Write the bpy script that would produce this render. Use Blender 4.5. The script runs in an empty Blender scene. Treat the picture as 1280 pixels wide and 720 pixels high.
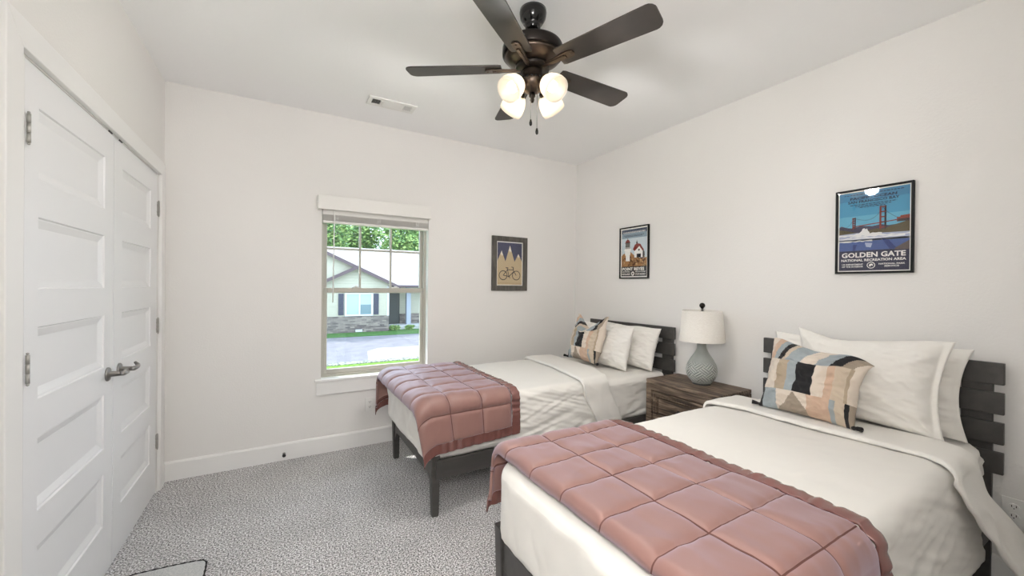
import bpy, bmesh, math, random
import numpy as np
from math import sin, cos, pi, radians, sqrt, exp
from mathutils import Vector, Matrix, noise

S = bpy.context.scene
COL = S.collection
W, H, YF = 3.584, 2.74, -3.85          # room width, ceiling height, plane of the wall behind the camera

# ------------------------------------------------------------------ camera
cam = bpy.data.cameras.new('camera'); co = bpy.data.objects.new('camera', cam); COL.objects.link(co)
cam.sensor_width = 36.0; cam.lens = 498.3079 / 1280 * 36; cam.clip_start = 0.02; cam.clip_end = 300
R_ = Vector((0.86484185, -0.50195342, 0.00955666)); U_ = Vector((-0.00646119, 0.00790562, 0.99994788)); F_ = Vector((0.50200281, 0.86485852, -0.0035939))
co.matrix_world = Matrix(((R_.x, U_.x, -F_.x, 0.6916), (R_.y, U_.y, -F_.y, -3.5531), (R_.z, U_.z, -F_.z, 1.3592), (0, 0, 0, 1)))
S.camera = co

# ------------------------------------------------------------------ light and exposure
SUN_E, SKY_E, BULB_W, FILL_W = 4.0, 3.4, 8.8, 36.0
world = bpy.data.worlds.new('sky'); S.world = world; world.use_nodes = True
bg = world.node_tree.nodes['Background']; bg.inputs[0].default_value = (0.66, 0.82, 1.0, 1); bg.inputs[1].default_value = SKY_E
sun = bpy.data.lights.new('sun', 'SUN'); sun.energy = SUN_E; sun.angle = radians(0.8); sun.color = (1, .96, .9)
so = bpy.data.objects.new('sun', sun); COL.objects.link(so)
so.rotation_euler = Vector((0.62, -0.62, -1.0)).to_track_quat('-Z', 'Y').to_euler()
fill_light = bpy.data.lights.new('entry_fill_light', 'POINT'); fill_light.shadow_soft_size = .15; fill_light.energy = FILL_W; fill_light.color = (1, .99, .985)  # fill light added behind the camera, no fixture stands there
ho = bpy.data.objects.new('entry_fill_light', fill_light); COL.objects.link(ho); ho.location = (.58, -3.68, 1.75)
portal = bpy.data.lights.new('window_portal', 'AREA'); portal.shape = 'RECTANGLE'; portal.size = .86; portal.size_y = 1.36; portal.cycles.is_portal = True
po = bpy.data.objects.new('window_portal', portal); COL.objects.link(po); po.location = (1.42, .145, 1.27); po.rotation_euler = (radians(-90), 0, 0)
S.view_settings.view_transform = 'Standard'; S.view_settings.look = 'None'; S.view_settings.gamma = 1.0
S.view_settings.use_curve_mapping = False
S.view_settings.exposure = 0.66
S.cycles.use_denoising = True
S.cycles.max_bounces = 12; S.cycles.diffuse_bounces = 8; S.cycles.transparent_max_bounces = 12
S.cycles.sample_clamp_indirect = 6.0

# ------------------------------------------------------------------ materials
def lin(c):
    return tuple(((v / 255) / 12.92 if v / 255 <= .04045 else ((v / 255 + .055) / 1.055) ** 2.4) for v in c)
MATS = {}
def mat(name, rgb, rough=.6, spec=.5, metal=0, bump=None, var=None, sheen=0, emit=None, coat=0, trans=0):
    """bump=(scale,strength,dist[,stretch xyz]); var=(scale,rgb2[,stretch xyz[,lo,hi]])"""
    if name in MATS: return MATS[name]
    m = bpy.data.materials.new(name); m.use_nodes = True; MATS[name] = m
    nt = m.node_tree; b = nt.nodes['Principled BSDF']; L = nt.links.new
    b.inputs['Base Color'].default_value = lin(rgb) + (1,); b.inputs['Roughness'].default_value = rough
    b.inputs['Specular IOR Level'].default_value = spec; b.inputs['Metallic'].default_value = metal
    b.inputs['Sheen Weight'].default_value = sheen; b.inputs['Coat Weight'].default_value = coat
    def tex(scale, stretch, detail=4):
        tc = nt.nodes.new('ShaderNodeTexCoord'); mp = nt.nodes.new('ShaderNodeMapping'); n = nt.nodes.new('ShaderNodeTexNoise')
        mp.inputs['Scale'].default_value = stretch; n.inputs['Scale'].default_value = scale; n.inputs['Detail'].default_value = detail
        L(tc.outputs['Object'], mp.inputs[0]); L(mp.outputs[0], n.inputs['Vector']); return n
    if var:
        n = tex(var[0], var[2] if len(var) > 2 else (1, 1, 1)); r = nt.nodes.new('ShaderNodeValToRGB')
        lo, hi = (var[3], var[4]) if len(var) > 3 else (.38, .62)
        r.color_ramp.elements[0].position = lo; r.color_ramp.elements[1].position = hi
        r.color_ramp.elements[0].color = lin(rgb) + (1,); r.color_ramp.elements[1].color = lin(var[1]) + (1,)
        L(n.outputs['Fac'], r.inputs[0]); L(r.outputs[0], b.inputs['Base Color'])
    if bump:
        n = tex(bump[0], bump[3] if len(bump) > 3 else (1, 1, 1)); bp = nt.nodes.new('ShaderNodeBump')
        bp.inputs['Strength'].default_value = bump[1]; bp.inputs['Distance'].default_value = bump[2]
        L(n.outputs['Fac'], bp.inputs['Height']); L(bp.outputs[0], b.inputs['Normal'])
    if emit:
        b.inputs['Emission Color'].default_value = lin(emit[0]) + (1,); b.inputs['Emission Strength'].default_value = emit[1]
    if trans: b.inputs['Transmission Weight'].default_value = trans
    return m

wall_m = mat('wall_paint', (228, 226, 223), .85, .3, bump=(90, .25, .004))
ceil_m = mat('ceiling_paint', (243, 243, 243), .9, .2, bump=(70, .2, .004))
trim_m = mat('trim_paint', (232, 231, 229), .45, .45)
door_m = mat('door_paint', (231, 231, 232), .42, .45)
hinge_m = mat('hinge_nickel', (176, 174, 168), .42, .5, .8)
nickel = mat('satin_nickel', (150, 148, 145), .32, .5, 1)
dark_m = mat('dark_gap', (12, 12, 12), .8)
black_metal = mat('black_metal', (22, 21, 21), .4)
bronze = mat('oil_bronze', (36, 31, 28), .34, .5, .75)
bronze_light = mat('brushed_bronze', (84, 73, 64), .34, .5, .85)
gloss_black = mat('gloss_black', (14, 13, 13), .12, .6, .2)
blade_m = mat('fan_blade_wood', (48, 44, 41), .42, .5, var=(6, (57, 52, 48), (1, 1, 1)), bump=(40, .08, .002))
frame_m = mat('espresso_wood', (64, 62, 60), .42, .5, var=(5, (71, 69, 66), (1, 6, 6)), bump=(30, .08, .002, (1, 8, 8)))
linen = mat('white_linen', (226, 223, 217), .85, .25, sheen=.15, bump=(500, .12, .001))
linen_cool = mat('white_sheet', (224, 221, 215), .85, .25, sheen=.15, bump=(500, .12, .001))
pillow_m = mat('pillow_cotton', (229, 226, 220), .85, .25, sheen=.15, bump=(500, .12, .001))
mauve = mat('mauve_quilt', (136, 98, 88), .50, .8, sheen=.45, bump=(420, .15, .001))
mauve.node_tree.nodes['Principled BSDF'].inputs['Sheen Tint'].default_value = (.80, .78, 1, 1)
mauve_shade = mat('mauve_crease_shade', (98, 66, 60), .8, .2)  # crease shade put into the colour along the quilt seams
mauve_satin = mat('mauve_satin', (112, 70, 64), .25, .9, sheen=.1)
vinyl = mat('almond_vinyl', (180, 177, 167), .4, .5)
blind_m = mat('blind_white', (228, 226, 222), .4, .5)
plastic_w = mat('white_plastic', (230, 229, 226), .35, .5)
ceramic = mat('grey_ceramic', (142, 150, 148), .3, .5)
shade_m = mat('linen_shade', (228, 224, 217), .85, .2, bump=(260, .35, .002), var=(60, (219, 214, 206), (1, 1, 8)))
mat_m = mat('woven_mat', (168, 170, 172), .9, .2, bump=(160, .5, .004), var=(180, (196, 196, 194)))
cord_m = mat('dark_cord', (34, 32, 32), .8, .3)
frame_black = mat('black_frame', (8, 8, 9), .5, .3)
frame_grey = mat('grey_wood_frame', (78, 75, 71), .6, .3, bump=(30, .2, .002, (8, 8, 1)), var=(8, (96, 92, 86), (6, 6, 1)))

def carpet_mat():
    m = bpy.data.materials.new('carpet_pile'); m.use_nodes = True; nt = m.node_tree; L = nt.links.new; b = nt.nodes['Principled BSDF']
    tc = nt.nodes.new('ShaderNodeTexCoord')
    n1 = nt.nodes.new('ShaderNodeTexNoise'); n1.inputs['Scale'].default_value = 130; n1.inputs['Detail'].default_value = 4
    n2 = nt.nodes.new('ShaderNodeTexNoise'); n2.inputs['Scale'].default_value = 3.0; n2.inputs['Detail'].default_value = 3
    v = nt.nodes.new('ShaderNodeTexVoronoi'); v.inputs['Scale'].default_value = 240
    for n in (n1, n2, v): L(tc.outputs['Object'], n.inputs['Vector'])
    r = nt.nodes.new('ShaderNodeValToRGB'); e = r.color_ramp.elements
    e[0].position = .36; e[0].color = lin((70, 68, 68)) + (1,); e[1].position = .62; e[1].color = lin((250, 249, 249)) + (1,)
    k = e.new(.5); k.color = lin((180, 178, 178)) + (1,)
    mx = nt.nodes.new('ShaderNodeMix'); mx.data_type = 'RGBA'; mx.blend_type = 'MULTIPLY'; mx.inputs[0].default_value = 1
    r2 = nt.nodes.new('ShaderNodeValToRGB'); r2.color_ramp.elements[0].position = .35; r2.color_ramp.elements[1].position = .65
    r2.color_ramp.elements[0].color = (.86, .86, .86, 1); r2.color_ramp.elements[1].color = (1, 1, 1, 1)
    L(n1.outputs['Fac'], r.inputs[0]); L(n2.outputs['Fac'], r2.inputs[0]); L(r.outputs[0], mx.inputs[6]); L(r2.outputs[0], mx.inputs[7])
    L(mx.outputs[2], b.inputs['Base Color'])
    b.inputs['Roughness'].default_value = .95; b.inputs['Specular IOR Level'].default_value = .1; b.inputs['Sheen Weight'].default_value = .2
    ad = nt.nodes.new('ShaderNodeMath'); ad.operation = 'ADD'; L(n1.outputs['Fac'], ad.inputs[0]); L(v.outputs['Distance'], ad.inputs[1])
    bp = nt.nodes.new('ShaderNodeBump'); bp.inputs['Strength'].default_value = .5; bp.inputs['Distance'].default_value = .006
    L(ad.outputs[0], bp.inputs['Height']); L(bp.outputs[0], b.inputs['Normal'])
    return m
carpet = carpet_mat()

def wood_mat():
    m = bpy.data.materials.new('weathered_wood'); m.use_nodes = True; nt = m.node_tree; L = nt.links.new; b = nt.nodes['Principled BSDF']
    tc = nt.nodes.new('ShaderNodeTexCoord'); mp = nt.nodes.new('ShaderNodeMapping'); mp.inputs['Scale'].default_value = (2.2, 26, 26)
    n = nt.nodes.new('ShaderNodeTexNoise'); n.inputs['Scale'].default_value = 2.2; n.inputs['Detail'].default_value = 6; n.inputs['Distortion'].default_value = .6
    n2 = nt.nodes.new('ShaderNodeTexNoise'); n2.inputs['Scale'].default_value = 5; n2.inputs['Detail'].default_value = 3
    L(tc.outputs['Object'], mp.inputs[0]); L(mp.outputs[0], n.inputs['Vector']); L(tc.outputs['Object'], n2.inputs['Vector'])
    r = nt.nodes.new('ShaderNodeValToRGB'); e = r.color_ramp.elements
    e[0].position = .33; e[0].color = lin((50, 41, 35)) + (1,); e[1].position = .68; e[1].color = lin((142, 124, 106)) + (1,)
    k = e.new(.5); k.color = lin((98, 82, 68)) + (1,)
    ad = nt.nodes.new('ShaderNodeMath'); ad.operation = 'MULTIPLY_ADD'; ad.inputs[1].default_value = .35; L(n2.outputs['Fac'], ad.inputs[0]); 
    sb = nt.nodes.new('ShaderNodeMath'); sb.operation = 'SUBTRACT'; sb.inputs[1].default_value = .175; L(n.outputs['Fac'], sb.inputs[0]); L(sb.outputs[0], ad.inputs[2])
    L(ad.outputs[0], r.inputs[0]); L(r.outputs[0], b.inputs['Base Color']); b.inputs['Roughness'].default_value = .6
    bp = nt.nodes.new('ShaderNodeBump'); bp.inputs['Strength'].default_value = .35; bp.inputs['Distance'].default_value = .004
    L(n.outputs['Fac'], bp.inputs['Height']); L(bp.outputs[0], b.inputs['Normal'])
    return m
wood = wood_mat()
gap_shade = mat('drawer_gap_shade', (30, 25, 22), .8)  # dark backing behind the drawer fronts, gap shade put into the colour

def glass_mat(name, gloss=.05):
    m = bpy.data.materials.new(name); m.use_nodes = True; nt = m.node_tree; nt.nodes.clear(); L = nt.links.new
    o = nt.nodes.new('ShaderNodeOutputMaterial'); t = nt.nodes.new('ShaderNodeBsdfTransparent'); g = nt.nodes.new('ShaderNodeBsdfGlossy'); x = nt.nodes.new('ShaderNodeMixShader')
    g.inputs['Roughness'].default_value = .03; x.inputs[0].default_value = gloss
    L(t.outputs[0], x.inputs[1]); L(g.outputs[0], x.inputs[2]); L(x.outputs[0], o.inputs[0]); return m
pane_m = glass_mat('window_glass', .04)
print_glass = glass_mat('picture_glass', .035)

def frosted_mat():
    m = bpy.data.materials.new('frosted_glass'); m.use_nodes = True; nt = m.node_tree; nt.nodes.clear(); L = nt.links.new
    o = nt.nodes.new('ShaderNodeOutputMaterial'); t = nt.nodes.new('ShaderNodeBsdfTranslucent'); d = nt.nodes.new('ShaderNodeBsdfDiffuse'); g = nt.nodes.new('ShaderNodeBsdfGlossy')
    t.inputs[0].default_value = (.985, .965, .93, 1); d.inputs[0].default_value = (.95, .92, .88, 1); g.inputs['Roughness'].default_value = .2
    x = nt.nodes.new('ShaderNodeMixShader'); x.inputs[0].default_value = .15; L(t.outputs[0], x.inputs[1]); L(d.outputs[0], x.inputs[2])
    y = nt.nodes.new('ShaderNodeMixShader'); y.inputs[0].default_value = .05; L(x.outputs[0], y.inputs[1]); L(g.outputs[0], y.inputs[2])
    L(y.outputs[0], o.inputs[0]); return m
frosted = frosted_mat()

def attr_mat(name, rough=.8, bump=None):
    m = mat(name, (255, 255, 255), rough, .3, bump=bump, sheen=.1)
    nt = m.node_tree; a = nt.nodes.new('ShaderNodeVertexColor'); a.layer_name = 'pattern'
    nt.links.new(a.outputs[0], nt.nodes['Principled BSDF'].inputs['Base Color']); return m
glaze_m = attr_mat('grey_glaze', .32)
deco_m = attr_mat('striped_canvas', .85, (400, .3, .002))

# ------------------------------------------------------------------ mesh helpers
def merge(bm, t, mi=0, M=None):
    if M is not None: bmesh.ops.transform(t, matrix=M, verts=t.verts)
    for f in t.faces: f.material_index = mi
    me = bpy.data.meshes.new('tmp'); t.to_mesh(me); t.free(); bm.from_mesh(me); bpy.data.meshes.remove(me)
def box(bm, x0, x1, y0, y1, z0, z1, bev=0, mi=0, M=None, seg=2):
    t = bmesh.new(); bmesh.ops.create_cube(t, size=1)
    for v in t.verts: v.co = Vector((x0 + (v.co.x + .5) * (x1 - x0), y0 + (v.co.y + .5) * (y1 - y0), z0 + (v.co.z + .5) * (z1 - z0)))
    if bev: bmesh.ops.bevel(t, geom=list(t.edges), offset=min(bev, .49 * min(abs(x1 - x0), abs(y1 - y0), abs(z1 - z0))), segments=seg, profile=.5, affect='EDGES')
    merge(bm, t, mi, M)
def lathe(bm, prof, seg=32, mi=0, M=None, closed=True):
    t = bmesh.new(); rings = []
    for r, z in prof:
        if r < 1e-6: rings.append([t.verts.new((0, 0, z))])
        else: rings.append([t.verts.new((r * cos(2 * pi * k / seg), r * sin(2 * pi * k / seg), z)) for k in range(seg)])
    for a, b in zip(rings, rings[1:]):
        for k in range(seg):
            k2 = (k + 1) % seg
            if len(a) == 1 and len(b) > 1: t.faces.new((a[0], b[k], b[k2]))
            elif len(b) == 1 and len(a) > 1: t.faces.new((a[k], b[0], a[k2]))
            elif len(a) > 1: t.faces.new((a[k], b[k], b[k2], a[k2]))
    if closed:
        for rg, fl in ((rings[0], 0), (rings[-1], 1)):
            if len(rg) > 1: t.faces.new(rg)
    bmesh.ops.recalc_face_normals(t, faces=t.faces)
    for f in t.faces: f.smooth = True
    merge(bm, t, mi, M)
def tube(bm, pts, r, seg=10, mi=0, M=None):
    pts = [Vector(p) for p in pts]; t = bmesh.new(); rings = []
    rr = r if isinstance(r, (list, tuple)) else [r] * len(pts)
    up = Vector((0, 0, 1)); prev = None
    for i, p in enumerate(pts):
        d = ((pts[i + 1] - p) if i == 0 else (p - pts[i - 1]) if i == len(pts) - 1 else (pts[i + 1] - pts[i - 1])).normalized()
        if prev is None:
            a = d.cross(up if abs(d.z) < .95 else Vector((1, 0, 0))).normalized()
        else: a = (prev - d * prev.dot(d)).normalized()
        prev = a; b = d.cross(a)
        rings.append([t.verts.new(p + (a * cos(2 * pi * k / seg) + b * sin(2 * pi * k / seg)) * rr[i]) for k in range(seg)])
    for A, B in zip(rings, rings[1:]):
        for k in range(seg): t.faces.new((A[k], A[(k + 1) % seg], B[(k + 1) % seg], B[k]))
    t.faces.new(rings[0][::-1]); t.faces.new(rings[-1])
    bmesh.ops.recalc_face_normals(t, faces=t.faces)
    for f in t.faces: f.smooth = True
    merge(bm, t, mi, M)
def prism(bm, pts, d0, d1, axis='y', mi=0, M=None, bev=0):
    """polygon pts=(a,b) extruded along axis from d0 to d1; y: (x,z); x: (y,z); z: (x,y)"""
    t = bmesh.new()
    f3 = {'y': lambda a, b, d: (a, d, b), 'x': lambda a, b, d: (d, a, b), 'z': lambda a, b, d: (a, b, d)}[axis]
    A = [t.verts.new(f3(a, b, d0)) for a, b in pts]; B = [t.verts.new(f3(a, b, d1)) for a, b in pts]
    t.faces.new(A); t.faces.new(B[::-1]); n = len(pts)
    for k in range(n): t.faces.new((A[k], A[(k + 1) % n], B[(k + 1) % n], B[k]))
    bmesh.ops.recalc_face_normals(t, faces=t.faces)
    if bev: bmesh.ops.bevel(t, geom=list(t.edges), offset=bev, segments=2, profile=.5, affect='EDGES')
    merge(bm, t, mi, M)
def sphere(bm, c, r, mi=0, sub=2, sc=(1, 1, 1)):
    t = bmesh.new(); bmesh.ops.create_icosphere(t, subdivisions=sub, radius=1)
    for v in t.verts: v.co = Vector((c[0] + v.co.x * r * sc[0], c[1] + v.co.y * r * sc[1], c[2] + v.co.z * r * sc[2]))
    for f in t.faces: f.smooth = True
    merge(bm, t, mi)
def gridmesh(bm, P, nu, nv, mi=0, wrap=False):
    t = bmesh.new(); V = [[t.verts.new(P(i, j)) for j in range(nv)] for i in range(nu)]
    for i in range(nu - 1):
        for j in range(nv - 1): t.faces.new((V[i][j], V[i + 1][j], V[i + 1][j + 1], V[i][j + 1]))
    for f in t.faces: f.smooth = True
    merge(bm, t, mi)
def obj(name, bm, mats, parent=None, local=False, smooth=None):
    """links bm as one mesh object; world coordinates unless local"""
    me = bpy.data.meshes.new(name)
    if parent is not None and not local:
        bmesh.ops.transform(bm, matrix=wm(parent).inverted(), verts=bm.verts)
    bm.to_mesh(me); bm.free()
    if smooth:
        for p in me.polygons: p.use_smooth = True
    for m in (mats if isinstance(mats, (list, tuple)) else [mats]): me.materials.append(m)
    o = bpy.data.objects.new(name, me); COL.objects.link(o)
    if parent is not None: o.parent = parent
    return o
def wm(o):
    M = Matrix.LocRotScale(o.location, o.rotation_euler, o.scale)
    return wm(o.parent) @ M if o.parent else M
def tag(o, label=None, cat=None, group=None, kind=None):
    for k, v in (('label', label), ('category', cat), ('group', group), ('kind', kind)):
        if v: o[k] = v
    return o
def thing(name, label, cat, loc=(0, 0, 0), rot=(0, 0, 0), group=None):
    o = bpy.data.objects.new(name, None); o.empty_display_size = .1; COL.objects.link(o); o.location = loc; o.rotation_euler = rot
    return tag(o, label, cat, group)
def structure(name, bm, m, label, cat, parent=None):
    o = obj(name, bm, m, parent)
    if parent is None: tag(o, label, cat, None, 'structure')
    return o
def part(name, m, parent, fn, local=False, label=None, smooth=None):
    bm = bmesh.new(); fn(bm); o = obj(name, bm, m, parent, local, smooth)
    if label: o['label'] = label
    return o
def copy_tree(o, parent=None):
    c = o.copy(); COL.objects.link(c)
    if parent is not None: c.parent = parent
    for ch in list(o.children): copy_tree(ch, c)
    return c
def fbm(x, y, z=0, oct=3):
    v, a = 0, 1
    for _ in range(oct):
        v += a * noise.noise((x, y, z)); x *= 2.03; y *= 2.03; z = z * 2.03 + 7.7; a *= .5
    return v
def ridge(x, y, z=0): return 1 - abs(noise.noise((x, y, z))) * 2
def lerp(a, b, t): return a + (b - a) * t
def interp(x, xs, ys): return float(np.interp(x, xs, ys))
def text_bm(bm, s, x0, x1, z0, z1, y, mi=0, bold=0.0):
    """flat lettering filling the box x0..x1, z0..z1 on the plane y (read from -y)"""
    cu = bpy.data.curves.new('lettering', 'FONT'); cu.body = s; cu.size = 1; cu.offset = bold; cu.resolution_u = 2
    o = bpy.data.objects.new('lettering_tmp', cu); COL.objects.link(o)
    bpy.context.view_layer.update()
    me = bpy.data.meshes.new_from_object(o.evaluated_get(bpy.context.evaluated_depsgraph_get()))
    bpy.data.objects.remove(o); bpy.data.curves.remove(cu)
    n = len(me.vertices); a = np.empty(n * 3); me.vertices.foreach_get('co', a); a = a.reshape(-1, 3)
    lo, hi = a.min(0), a.max(0); sp = np.maximum(hi - lo, 1e-6)
    b = np.zeros_like(a); b[:, 0] = x0 + (a[:, 0] - lo[0]) / sp[0] * (x1 - x0); b[:, 2] = z0 + (a[:, 1] - lo[1]) / sp[1] * (z1 - z0); b[:, 1] = y
    me.vertices.foreach_set('co', b.ravel()); t = bmesh.new(); t.from_mesh(me); bpy.data.meshes.remove(me)
    merge(bm, t, mi)

# ================================================================== SETTING
bm = bmesh.new(); box(bm, -.2, W + .2, YF - .2, .15, -.12, 0); structure('floor', bm, carpet, 'speckled grey carpet covering the bedroom floor', 'floor')
bm = bmesh.new(); box(bm, -.2, W + .2, YF - .2, .15, H, H + .12); structure('ceiling', bm, ceil_m, 'smooth off white ceiling above the fan', 'ceiling')
WX0, WX1, WZ0, WZ1 = .977, 1.862, .575, 1.975           # window opening
bm = bmesh.new()
box(bm, -.2, WX0, 0, .15, 0, H); box(bm, WX1, W + .2, 0, .15, 0, H); box(bm, WX0, WX1, 0, .15, 0, WZ0); box(bm, WX0, WX1, 0, .15, WZ1, H)
structure('wall_back', bm, wall_m, 'off white wall with the window', 'wall')
bm = bmesh.new(); box(bm, W, W + .15, YF, 0, 0, H); structure('wall_right', bm, wall_m, 'off white wall behind both headboards', 'wall')
DY0, DY1, DZ = -1.722, -.174, 2.066                      # closet opening
bm = bmesh.new()
box(bm, -.12, 0, YF, -1.773, 0, H); box(bm, -.12, 0, -.150, 0, 0, H); box(bm, -.12, 0, -1.773, -.150, DZ, H)
structure('wall_left', bm, wall_m, 'off white wall around the closet doors', 'wall')
bm = bmesh.new(); box(bm, -.2, W + .2, YF - .15, YF, 0, H); structure('wall_front', bm, wall_m, 'off white wall facing the window', 'wall')
bm = bmesh.new(); box(bm, .0, .40, YF, -2.95, 0, H); structure('entry_light_block', bm, wall_m, 'unseen wall block added to keep the fill light off the closet', 'wall')  # out of view, added to block the fill light towards the closet
bm = bmesh.new(); box(bm, 1.06, W, YF, -3.52, 0, H); structure('headboard_light_block', bm, wall_m, 'unseen wall block added to shade the headboard wall from the fill light', 'wall')  # out of view, added to block the fill light towards the headboard wall
# closet interior keeps the door gaps dark
bm = bmesh.new(); box(bm, -.75, -.70, DY0 - .1, DY1 + .1, 0, H); box(bm, -.75, -.12, DY0 - .1, DY0 - .05, 0, H); box(bm, -.75, -.12, DY1 + .05, DY1 + .1, 0, H); box(bm, -.75, -.12, DY0 - .1, DY1 + .1, 2.3, 2.35)
structure('trim_3', bm, wall_m, 'closet interior behind the doors', 'closet interior')

def baseboard(name, pts_fn, label):
    bm = bmesh.new(); pts_fn(bm); structure(name, bm, trim_m, label, 'baseboard')
def bb_prof(d): return [(0, 0), (-.015, 0), (-.015, .118), (-.011, .128), (-.006, .1325), (0, .1325)]
baseboard('baseboard_back', lambda b: prism(b, bb_prof(0), 0.0, W, 'x'), 'white baseboard under the window wall')
def bbr(b):
    t = bmesh.new(); prism(t, [(W + y, z) for y, z in bb_prof(0)], -3.52, -.015, 'y'); merge(b, t)
baseboard('baseboard_right', bbr, 'white baseboard behind the beds')
baseboard('baseboard_left', lambda b: (prism(b, [(-y, z) for y, z in bb_prof(0)], -2.95, -1.863, 'y'), prism(b, [(-y, z) for y, z in bb_prof(0)], -.060, -.015, 'y')), 'white baseboard beside the closet')

# closet casing
bm = bmesh.new(); cw, ct = .089, .02
JN, JF, JT = -1.773, -.150, 2.066        # casing inner edges
def casing(b, pts): prism(b, pts, 0.0, ct, 'x', bev=.003)
casing(bm, [(JN, 0), (JN, JT), (JN - cw, JT + cw), (JN - cw, 0)])
casing(bm, [(JF, 0), (JF + cw, 0), (JF + cw, JT + cw), (JF, JT)])
casing(bm, [(JN, JT), (JF, JT), (JF + cw, JT + cw), (JN - cw, JT + cw)])
# jamb lining
box(bm, -.12, .0005, JN, DY0 + .003, 0, JT); box(bm, -.12, .0005, DY1 - .003, JF, 0, JT); box(bm, -.12, .0005, DY0, DY1, JT - .006, JT)
structure('trim_1', bm, trim_m, 'white casing around the closet doors', 'door casing')

def door_leaf(bm, y0, y1, z0, z1, panels):
    xf, th = 0.0, .035
    ys = sorted({y0, y1} | {p[0] for p in panels} | {p[1] for p in panels}); zs = sorted({z0, z1} | {p[2] for p in panels} | {p[3] for p in panels})
    t = bmesh.new(); V = {}
    def v(x, y, z):
        k = (round(x, 5), round(y, 5), round(z, 5))
        if k not in V: V[k] = t.verts.new((x, y, z))
        return V[k]
    for i in range(len(ys) - 1):
        for j in range(len(zs) - 1):
            a = (ys[i], ys[i + 1], zs[j], zs[j + 1])
            isp = any(abs(a[0] - p[0]) < 1e-6 and abs(a[1] - p[1]) < 1e-6 and abs(a[2] - p[2]) < 1e-6 and abs(a[3] - p[3]) < 1e-6 for p in panels)
            if not isp: t.faces.new((v(xf, a[0], a[2]), v(xf, a[1], a[2]), v(xf, a[1], a[3]), v(xf, a[0], a[3]))); continue
            prev = None
            for ins, dep in ((0, 0), (.004, -.006), (.009, -.006), (.034, -.014), (.038, -.014)):
                cur = [v(xf + dep, a[0] + ins, a[2] + ins), v(xf + dep, a[1] - ins, a[2] + ins), v(xf + dep, a[1] - ins, a[3] - ins), v(xf + dep, a[0] + ins, a[3] - ins)]
                if prev:
                    for k in range(4): t.faces.new((prev[k], prev[(k + 1) % 4], cur[(k + 1) % 4], cur[k]))
                prev = cur
            t.faces.new(prev)
    # sides and back
    B = [v(xf - th, y0, z0), v(xf - th, y1, z0), v(xf - th, y1, z1), v(xf - th, y0, z1)]
    t.faces.new(B[::-1])
    def edge(pts, b0, b1): t.faces.new([v(xf, *p) for p in pts] + [b1, b0])
    edge([(y, z0) for y in ys], B[0], B[1]); edge([(y, z1) for y in ys], B[3], B[2])
    edge([(y0, z) for z in zs], B[0], B[3]); edge([(y1, z) for z in zs], B[1], B[2])
    bmesh.ops.recalc_face_normals(t, faces=t.faces)
    merge(bm, t)
PZ = [(1.694, 1.931), (1.335, 1.573), (.973, 1.211), (.602, .848), (.247, .485)]
def hinge(parent, y, zc, side):
    def f(b):
        for k in range(3): tube(b, [(.008, y, zc - .045 + .0305 * k), (.008, y, zc - .045 + .0305 * k + .029)], .005, 10)
        sphere(b, (.008, y, zc + .049), .004); sphere(b, (.008, y, zc - .049), .004)
        if side > 0: return
        box(b, -.001, .003, y - .004, y + .018, zc - .045, zc + .045, .001)
        for dz in (-.022, .022): sphere(b, (.004, y - .012, zc + dz), .004)
    return part('hinge', hinge_m, parent, f)
def lever(parent, y, z, sgn, L, drop):
    h = part('handle', nickel, parent, lambda b: lathe(b, [(0, 0), (.032, 0), (.032, .005), (.028, .009), (.013, .012), (.011, .05), (.0, .05)], 28, M=Matrix.Translation((0, y, z)) @ Matrix.Rotation(pi / 2, 4, 'Y')), label='nickel lever handle')
    part('lever', nickel, h, lambda b: tube(b, [(.05, y - sgn * .012, z), (.056, y, z), (.058, y + sgn * .04, z), (.056, y + sgn * (L - .02), z + .001), (.052, y + sgn * L, z + .004), (.038, y + sgn * (L + .008), z + drop)], [.009, .0115, .0105, .010, .0095, .006], 12))
def closet_door(name, y0, y1, py0, py1, hy, side, label):
    bm = bmesh.new(); door_leaf(bm, y0, y1, .014, 2.057, [(py0, py1, a, b) for a, b in PZ])
    o = structure(name, bm, door_m, label, 'closet door')
    for zc in (1.84, 1.085, .335): hinge(o, hy, zc, side)
    return o
d1 = closet_door('door_1', -1.717, -.951, -1.632, -1.058, -1.714, 1, 'white five panel closet door with its lever by the meeting gap, nearer the entry')
d2 = closet_door('door_2', -.944, -.179, -.83, -.318, -.178, -1, 'white five panel closet door next to the window wall corner')
lever(d1, -1.02, .935, 1, .055, .0); lever(d2, -.868, .93, 1, .085, .018)
for o, y in ((d1, -1.0), (d2, -.862)):
    part('ball_catch', black_metal, o, lambda b: box(b, -.03, .003, y - .022, y + .022, 2.0585, 2.0645, .001))
# door stop pin on the baseboard
t = thing('door_stop', 'small round dark door stop on the baseboard below the window wall', 'door stop', (.723, -.015, .05))
part('base_plate', nickel, t, lambda b: lathe(b, [(0, 0), (.011, 0), (.011, .004), (.006, .006), (.006, .03), (0, .03)], 16, M=Matrix.Translation((.723, -.015, .05)) @ Matrix.Rotation(pi / 2, 4, 'X')))
part('rubber_tip', black_metal, t, lambda b: lathe(b, [(0, .03), (.012, .03), (.013, .04), (.010, .046), (0, .046)], 16, M=Matrix.Translation((.723, -.015, .05)) @ Matrix.Rotation(pi / 2, 4, 'X')))

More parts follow.
